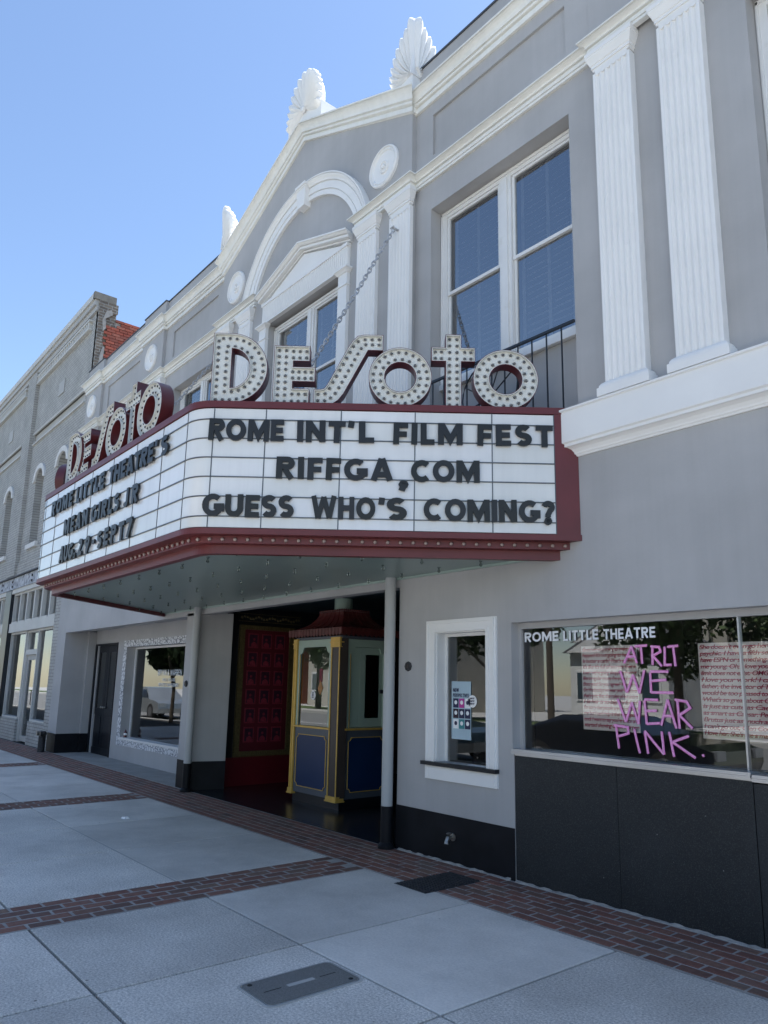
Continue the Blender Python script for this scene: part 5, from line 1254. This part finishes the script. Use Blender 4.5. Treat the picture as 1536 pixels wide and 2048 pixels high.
# ================================================================== BRICK BUILDING NEXT DOOR
BB = thing('brick_building', 'grey painted brick building with white arched windows beyond the theatre', 'building', (-23, 0, 0))
bays = [(-22.5, -17.52), (-28.4, -23.4), (-34.3, -29.3), (-40.2, -35.2)]
HB = []
wins = [(-21.28, None), (-19.21, None), (-24.65, None), (-26.9, None), (-30.6, None), (-32.8, None), (-36.5, None), (-38.7, None)]
for c, _ in wins: HB.append((c-.40, c+.40, 5.20, 7.315))
mb = MB(); wall_cells(mb, -60, -17.52, 4.40, 10.80, 0, .4, HB+[(a+.12, b-.35, 8.235, 8.53) for a, b in bays]); obj('wall', mb, 'brick_painted', BB)
for c, _ in wins:
    # arched head: fill between rectangle and semicircle is built as spandrels
    r = .40; zc = 7.02
    mb = MB()
    # hood
    pts = [(c+(r+.16)*math.cos(t), zc-.05+(.30+.17)*math.sin(t)) for t in [PI*k/14 for k in range(15)]]; inn = [(c+r*math.cos(t), zc-.02+.30*math.sin(t)) for t in [PI*k/14 for k in range(15)]]
    mb.loft([[(a[0], -.05, a[1]), (b[0], -.05, b[1]), (b[0], .0, b[1]), (a[0], .0, a[1])] for a, b in zip(pts, inn)])
    wd_ = obj('window', MB().box(c-.40, c-.34, .20, .28, 5.2, 7.02).box(c+.34, c+.40, .20, .28, 5.2, 7.02).box(c-.34, c+.34, .18, .28, 5.2, 5.27).box(c-.34, c+.34, .2, .28, 6.06, 6.13).box(c-.34, c+.34, .2, .28, 6.98, 7.04), 'taupe_light', BB)
    obj('hood', mb, 'hood_white', wd_)
    for s in (-1, 1):
        ap = [(c+s*r*math.cos(t), 7.02+.29*math.sin(t)) for t in [PI/2*k/8 for k in range(9)]]
        obj('spandrel', MB().prism([(c+s*r, 7.32)]+ap+[(c, 7.32)], 1, -.001, .40), 'brick_painted', BB)
    obj('pane', vquad(c-.40, c+.40, .24, 5.27, 7.32), 'glass_upper', wd_)
    obj('sill', MB().box(c-.50, c+.50, -.07, .1, 5.06, 5.19), 'hood_white', wd_)
# soldier course, beam, dentils, belts, cornice, piers
for a, b in bays:
    obj('belt_panel', MB().box(a+.12, b-.35, .04, .1, 8.235, 8.53), 'taupe', BB)
    for z in (8.215, 8.53): obj('belt', MB().box(a+.1, b-.33, -.05, .03, z, z+.035), 'taupe_light', BB)
    for z in (10.13, 10.36): obj('corbel_course', MB().box(a, b-.35, -.09, .0, z, z+.05), 'taupe_light', BB)
    mb = MB(); x = a
    while x < b-.42: mb.box(x, x+.075, -.075, 0, 10.182, 10.358); x += .16
    o = obj('dentils', mb, 'taupe_light', BB); o['kind'] = 'stuff'
for a in (-22.98, -28.9, -34.8, -40.7): obj('pier', MB().box(a-.42, a+.46, -.10, -.001, 4.42, 10.55), 'brick_painted', BB)
for z0, z1, p in ((10.80, 10.96, .14), (10.66, 10.7999, .10), (10.52, 10.6599, .05)): obj('cornice', MB().box(-60, -17.52, -p, .4, z0, z1), 'taupe' if z0 < 10.8 else 'taupe_light', BB)
for x, z in ((-20.03, 9.29), (-25.4, 9.26)):
    obj('recess_panel', MB().box(x-.25, x+.25, -.02, -.001, z-.19, z+.19), 'taupe', BB)
obj('soldier_course', MB().box(-60, -18.1, -.035, .3, 4.40, 4.77), 'brick_painted', BB)
bm_ = obj('shopfront_beam', MB().box(-60, -18.1, -.05, .3, 4.04, 4.36), 'beam_white', BB)
obj('ledge', MB().box(-60, -18.1, -.12, .2, 4.365, 4.395), 'parapet_edge', BB)
for x, z in ((-22.72, 4.26), (-22.72, 4.12), (-23.86, 4.26), (-23.9, 4.12), (-20.7, 4.26), (-20.7, 4.12)): obj('rosette_bolt', MB().lathe([(0, 0), (.04, 0), (.03, .02), (0, .03)], (x, -.05, z), 'y', 8), 'letter_black', bm_)
# exposed side
obj('side_wall', MB().box(-17.62, -17.521, .42, 14, 8.0, 10.42), 'mortar', BB)
sw = obj('side_wall', MB().box(-17.62, -17.519, .0, .44, 7.0, 10.80), 'brick_brown_side', BB)
obj('coping', MB().box(-17.56, -17.46, -.14, .40, 10.80, 10.98), 'coping_brown', BB)
RB = MB().box(-.028, .028, -.098, .098, -.031, .031).mesh('brick', 'old_red_brick')
k = 0
for r in range(22):
    z = 8.80+r*.0755
    y = .24+(.105 if r % 2 else 0)+.02*math.sin(r*1.7)
    while y < 2.3:
        if z < 10.47-(y-.44)*.035 and k < 299 and not (z > 10.2 and y < .5): link('brick', RB, BB, Matrix.Translation((-17.505+random.uniform(-.004, .004), y, z))); k += 1
        y += .208
mb = MB(); pts = [(.0, 8.7), (.16, 8.7), (.20, 8.95), (.13, 9.2), (.22, 9.5), (.14, 9.75), (.17, 10.1), (.12, 10.3), (.34, 10.52), (.46, 10.56), (.46, 10.8), (.0, 10.8)]
mb.prism(pts, 0, -17.52, -17.468); obj('broken_render', mb, 'brick_brown_side', BB)
mb = MB(); mb.prism([(.13, 10.0), (.2, 10.1), (.17, 10.35), (.34, 10.5), (.3, 10.62), (.18, 10.55), (.10, 10.3)], 0, -17.468, -17.455); obj('mortar_patch', mb, 'mortar', BB)
mb = MB(); mb.prism([(.10, 9.1), (.19, 9.2), (.21, 9.6), (.17, 9.62), (.12, 9.4)], 0, -17.468, -17.455); obj('mortar_patch', mb, 'mortar', BB)
# street level shopfront
obj('brick_pilaster', MB().box(-18.50, -18.1, -.0, .4, 0, 4.03), 'brick_painted', BB)
def opening(parent, x0, x1, z0, z1, y, name='shop_window', m='taupe_light', fw=.05, depth=.12, gl='glass_shop'):
    mb = MB(); mb.box(x0, x0+fw, y, y+depth, z0, z1); mb.box(x1-fw, x1, y, y+depth, z0, z1); mb.box(x0+fw, x1-fw, y, y+depth, z1-fw, z1); mb.box(x0+fw, x1-fw, y-.02, y+depth, z0, z0+fw)
    o = obj(name, mb, m, parent); obj('pane', vquad(x0+fw, x1-fw, y+depth*.6, z0+fw, z1-fw), gl, o); return o
def shopfront(x0, x1):
    w = x1-x0; a, b = x0+w*.38, x0+w*.645
    n = 6
    for k in range(n): opening(BB, x0+w*k/n+.003, x0+w*(k+1)/n-.003, 3.08, 3.92, .05, 'transom_window', depth=.15)
    obj('fascia', MB().box(x0, x1, .0, .2, 2.83, 3.08), 'taupe_light', BB)
    obj('fascia', MB().box(x0, x1, -.02, .2, 3.92, 4.039), 'taupe_light', BB)
    opening(BB, x0, a, .56, 2.828, .08); opening(BB, b, x1, .56, 2.828, .08)
    obj('stall_riser', MB().box(x0, a, .04, .2, 0, .555), 'brick_painted', BB); obj('stall_riser', MB().box(b, x1, .04, .2, 0, .555), 'brick_painted', BB)
    opening(BB, a+.004, b-.004, 2.28, 2.828, .12, 'transom_window')
    fr = obj('door_frame', MB().box(a+.004, a+.07, .1, .22, 0, 2.279).box(b-.07, b-.004, .1, .22, 0, 2.279).box(a+.07, b-.07, .1, .22, 2.2, 2.279), 'taupe_light', BB)
    d = opening(BB, a+.074, b-.074, .03, 2.195, .15, 'door', 'taupe', fw=.13, depth=.05)
    obj('handle', MB().tube([(b-.17, .13, .95), (b-.17, .10, .95), (b-.17, .10, 1.3), (b-.17, .13, 1.3)], .012, 6), 'letter_black', d)
shopfront(-22.80, -18.51); shopfront(-28.0, -23.50); shopfront(-33, -28.6)
for x in (-23.15, -28.3, -33.3): obj('iron_column', MB().box(x-.30 if x < -25 else -23.47, x+.30 if x < -25 else -22.83, -.03, .2, 0, 4.03), 'iron_black', BB)
obj('interior', MB().box(-60, -18.1, 2.2, 2.3, 0, 4), 'room_wall', BB)
obj('ceiling', MB().box(-60, -18.1, .3, 2.3, 3.95, 4.03), 'room_wall', BB)
obj('roof', MB().box(-60, -17.6, .3, 20, 10.3, 10.4), 'roof_gray', BB)
obj('body', MB().box(-60, -17.65, 19.8, 20, 0, 10.4).box(-60, -59.8, 0, 20, 0, 10.4), 'brick_painted', BB)
obj('room', MB().box(-60, -17.7, .9, 1.0, 4.6, 10.2), 'room_dark', BB)
# ================================================================== ACROSS THE STREET (seen in the glass)
def house(x, y, w, d, h, m, label, cat='house', gable=True, nwin=4, floors=1, name='house'):
    H = thing(name, label, cat, (x, y, 0))
    obj('wall', MB().box(x-w/2, x+w/2, y-d, y, -.2, h), m, H)
    if gable:
        obj('roof', MB().prism([(x-w/2-.3, h), (x+w/2+.3, h), (x, h+w*.28)], 1, y-d-.3, y+.3), 'roof_gray', H)
        obj('gable_board', MB().prism([(x-w/2, h+.0), (x+w/2, h+.0), (x, h+w*.26)], 1, y+.3, y+.34), m, H)
    else: obj('parapet', MB().box(x-w/2-.1, x+w/2+.1, y-d-.1, y+.15, h, h+.35), m, H)
    for f in range(floors):
        for k in range(nwin):
            wx = x-w/2+w*(k+.5)/nwin; z = 1+f*(h/floors)
            o = obj('window', MB().box(wx-.55, wx+.55, y, y+.06, z, z+1.5), 'window_white', H); obj('pane', MB().box(wx-.45, wx+.45, y+.06, y+.07, z+.1, z+1.4), 'car_blue', o)
    return H
house(-21.2, -27, 5.5, 9, 3.4, 'siding_white', 'white clapboard house with a grey gable across the street', nwin=3)
house(-44, -28, 16, 12, 8, 'cream_wall', 'cream two storey building across the street from the brick shops', 'building', False, 7, 2, 'commercial_building')
house(-64, -28, 18, 12, 10, 'red_wall', 'red brick building far down the opposite side of the street', 'building', False, 8, 3, 'commercial_building')
CBd = thing('office_building', 'cream concrete office with tall fins and a colonnade across the street', 'building', (-8, -34, 0))
obj('wall', MB().box(-20, 6, -46, -34, 3.2, 12), 'cream_wall', CBd)
for k in range(26): obj('fin', MB().box(-20+k, -19.7+k, -34, -33.5, 3.2, 12), 'cream_wall', CBd)
for k in range(7): obj('column', MB().tube([(-19+k*4, -33.8, -.1), (-19+k*4, -33.8, 3.2)], .3, 10), 'cream_wall', CBd)
obj('ground_floor', MB().box(-19, 5, -45, -36, -.1, 3.2), 'room_dark', CBd)
house(-30.5, -42, 8, 8, 5, 'siding_white', 'white steep-roofed chapel behind the white clapboard house', 'chapel', True, 3, 1, 'chapel')
def leaf_cloud(c, R, n, seed, sz=.16):
    rnd = random.Random(seed); mb = MB(); cl = [(rnd.uniform(-.7, .7)*R, rnd.uniform(-.7, .7)*R, rnd.uniform(-.5, .75)*R, rnd.uniform(.3, .5)*R) for _ in range(14)]
    for i in range(n):
        k = rnd.choice(cl); v = Vector((rnd.gauss(0, 1), rnd.gauss(0, 1), rnd.gauss(0, 1))).normalized()*k[3]*rnd.uniform(.6, 1.05)
        p = Vector((k[0], k[1], k[2]))+v+Vector(c); a = Vector((rnd.uniform(-1, 1), rnd.uniform(-1, 1), rnd.uniform(-1, 1))).normalized(); b = a.orthogonal().normalized()
        s = sz*rnd.uniform(.6, 1.3); mb.q(p-a*s, p+b*s*.6, p+a*s, p-b*s*.6)
    return mb
CROWN = {}
def tree(x, y, h, R, seed, label, kind=1.0):
    t = thing('street_tree', label, 'tree', (x, y, 0), 'trees across the street')
    obj('trunk', MB().tube([(x, y, -.1), (x+.05, y, h*.3), (x-.05, y+.1, h*.55), (x, y, h*.8)], [.22*kind, .17*kind, .12*kind, .05*kind], 8), 'bark', t)
    for k in range(4):
        a = k*1.7+seed; obj('limb', MB().tube([(x, y, h*(.35+.07*k)), (x+R*.6*math.cos(a), y+R*.6*math.sin(a), h*(.6+.07*k))], [.09, .03], 6), 'bark', t)
    key = round(R, 1)
    if key not in CROWN: CROWN[key] = leaf_cloud((0, 0, 0), R, 5200, seed).mesh('crown', 'foliage')
    link('crown', CROWN[key], t, Matrix.Translation((x, y, h*.72)) @ Matrix.Rotation(seed, 4, 'Z'))
tree(-15.5, -22.5, 6.4, 3.4, 1, 'broad dark tree on the lawn in front of the concrete office')
tree(-25.0, -22, 6.6, 3.0, 2, 'tall tree on the lawn left of the white clapboard house')
tree(-29.5, -21.5, 5.6, 3.0, 3, 'leaning tree by the chapel across the street')
tree(-10.5, -22, 6, 3.0, 4, 'rounded tree on the lawn before the colonnade')
tree(-35, -21.5, 6.5, 3.0, 5, 'street tree in front of the cream building')
tree(-41, -21.5, 6.5, 3.0, 6, 'second street tree in front of the cream building')
tree(-28.4, -5.7, 4.2, 1.4, 7, 'small tree growing from the near pavement by the parked silver car', .4)
pl_ = thing('utility_pole', 'dark wooden utility pole at the far kerb', 'pole', (-19.5, -19.6, 0))
obj('pole', MB().tube([(-19.5, -19.6, -.1), (-19.5, -19.6, 9)], [.15, .11], 10), 'bark', pl_); obj('crossarm', MB().box(-20.7, -18.3, -19.66, -19.54, 8.2, 8.32), 'bark', pl_)
def car(x, y, m, label, suv=False, low=1.0):
    C = thing('parked_car', label, 'car', (x, y, -.15), 'cars parked along the street')
    L, Wd, H = (4.9, 1.9, 1.72) if suv else (4.6, 1.82, 1.45*low); z0 = -.15
    prof = [(-L/2, .45), (-L/2+.05, .30), (L/2-.1, .28), (L/2, .5), (L/2-.03, .72), (L/2-.35, .82), (L/2-1.25, .92), (-L/2+.8 if not suv else -L/2+.1, .98), (-L/2+.05, .90)]
    mb = MB(); mb.loft([[(x+a*(.985), y-Wd/2*s, z0+b) for a, b in prof] for s in (-1, -.92, .92, 1)]); b_ = obj('body', mb, m, C)
    top = [(L/2-1.3, .90), (L/2-2.0, H-.03), (L/2-2.5, H), (-L/2+1.3 if not suv else -L/2+.5, H-.02), (-L/2+.55 if not suv else -L/2+.12, .96)]
    mb = MB(); mb.loft([[(x+a, y-s*Wd/2*(.93 if bb < 1.2 else .74), z0+bb) for a, bb in top] for s in (-1, 1)]); obj('cabin', mb, m, C)
    g_ = [(top[0][0]-.12, .96), (top[1][0]-.06, H-.12), (top[3][0]+.12, H-.12), (top[4][0]+.25, .99)]
    for s in (-1, 1):
        mb = MB(); mb.loft([[(x+a, y+s*(Wd/2*(.935 if bb < 1.2 else .765)+o), z0+bb) for a, bb in g_] for o in (-.02, .012)]); obj('side_window', mb, 'car_black', C)
        for wx in (-L/2+.85, L/2-.95):
            w_ = obj('wheel', MB().lathe([(0, -.11), (.34, -.11), (.35, -.06), (.35, .06), (.34, .11), (0, .11)], (x+wx, y+s*(Wd/2-.1), z0+.35), 'y', 20), 'tyre', C)
            obj('rim', MB().lathe([(0, -.115), (.22, -.118), (.22, .118), (0, .115)], (x+wx, y+s*(Wd/2-.1), z0+.35), 'y', 14), 'rim_alloy', w_)
    for s in (-1, 1): obj('headlight', MB().box(x+L/2-.14, x+L/2-.01, y+s*.55, y+s*.85, z0+.58, z0+.74), 'alu', C)
car(-8.6, -8.0, 'car_black', 'low black coupe parked at the near kerb opposite the shop window', False, .86)
car(-14.2, -7.5, 'car_blue', 'dark blue car parked behind the low black coupe', False, .9)
car(-35.3, -8.0, 'car_silver', 'silver saloon parked at the kerb near the brick building')
car(-46, -18, 'car_silver', 'silver car parked on the far side of the road')
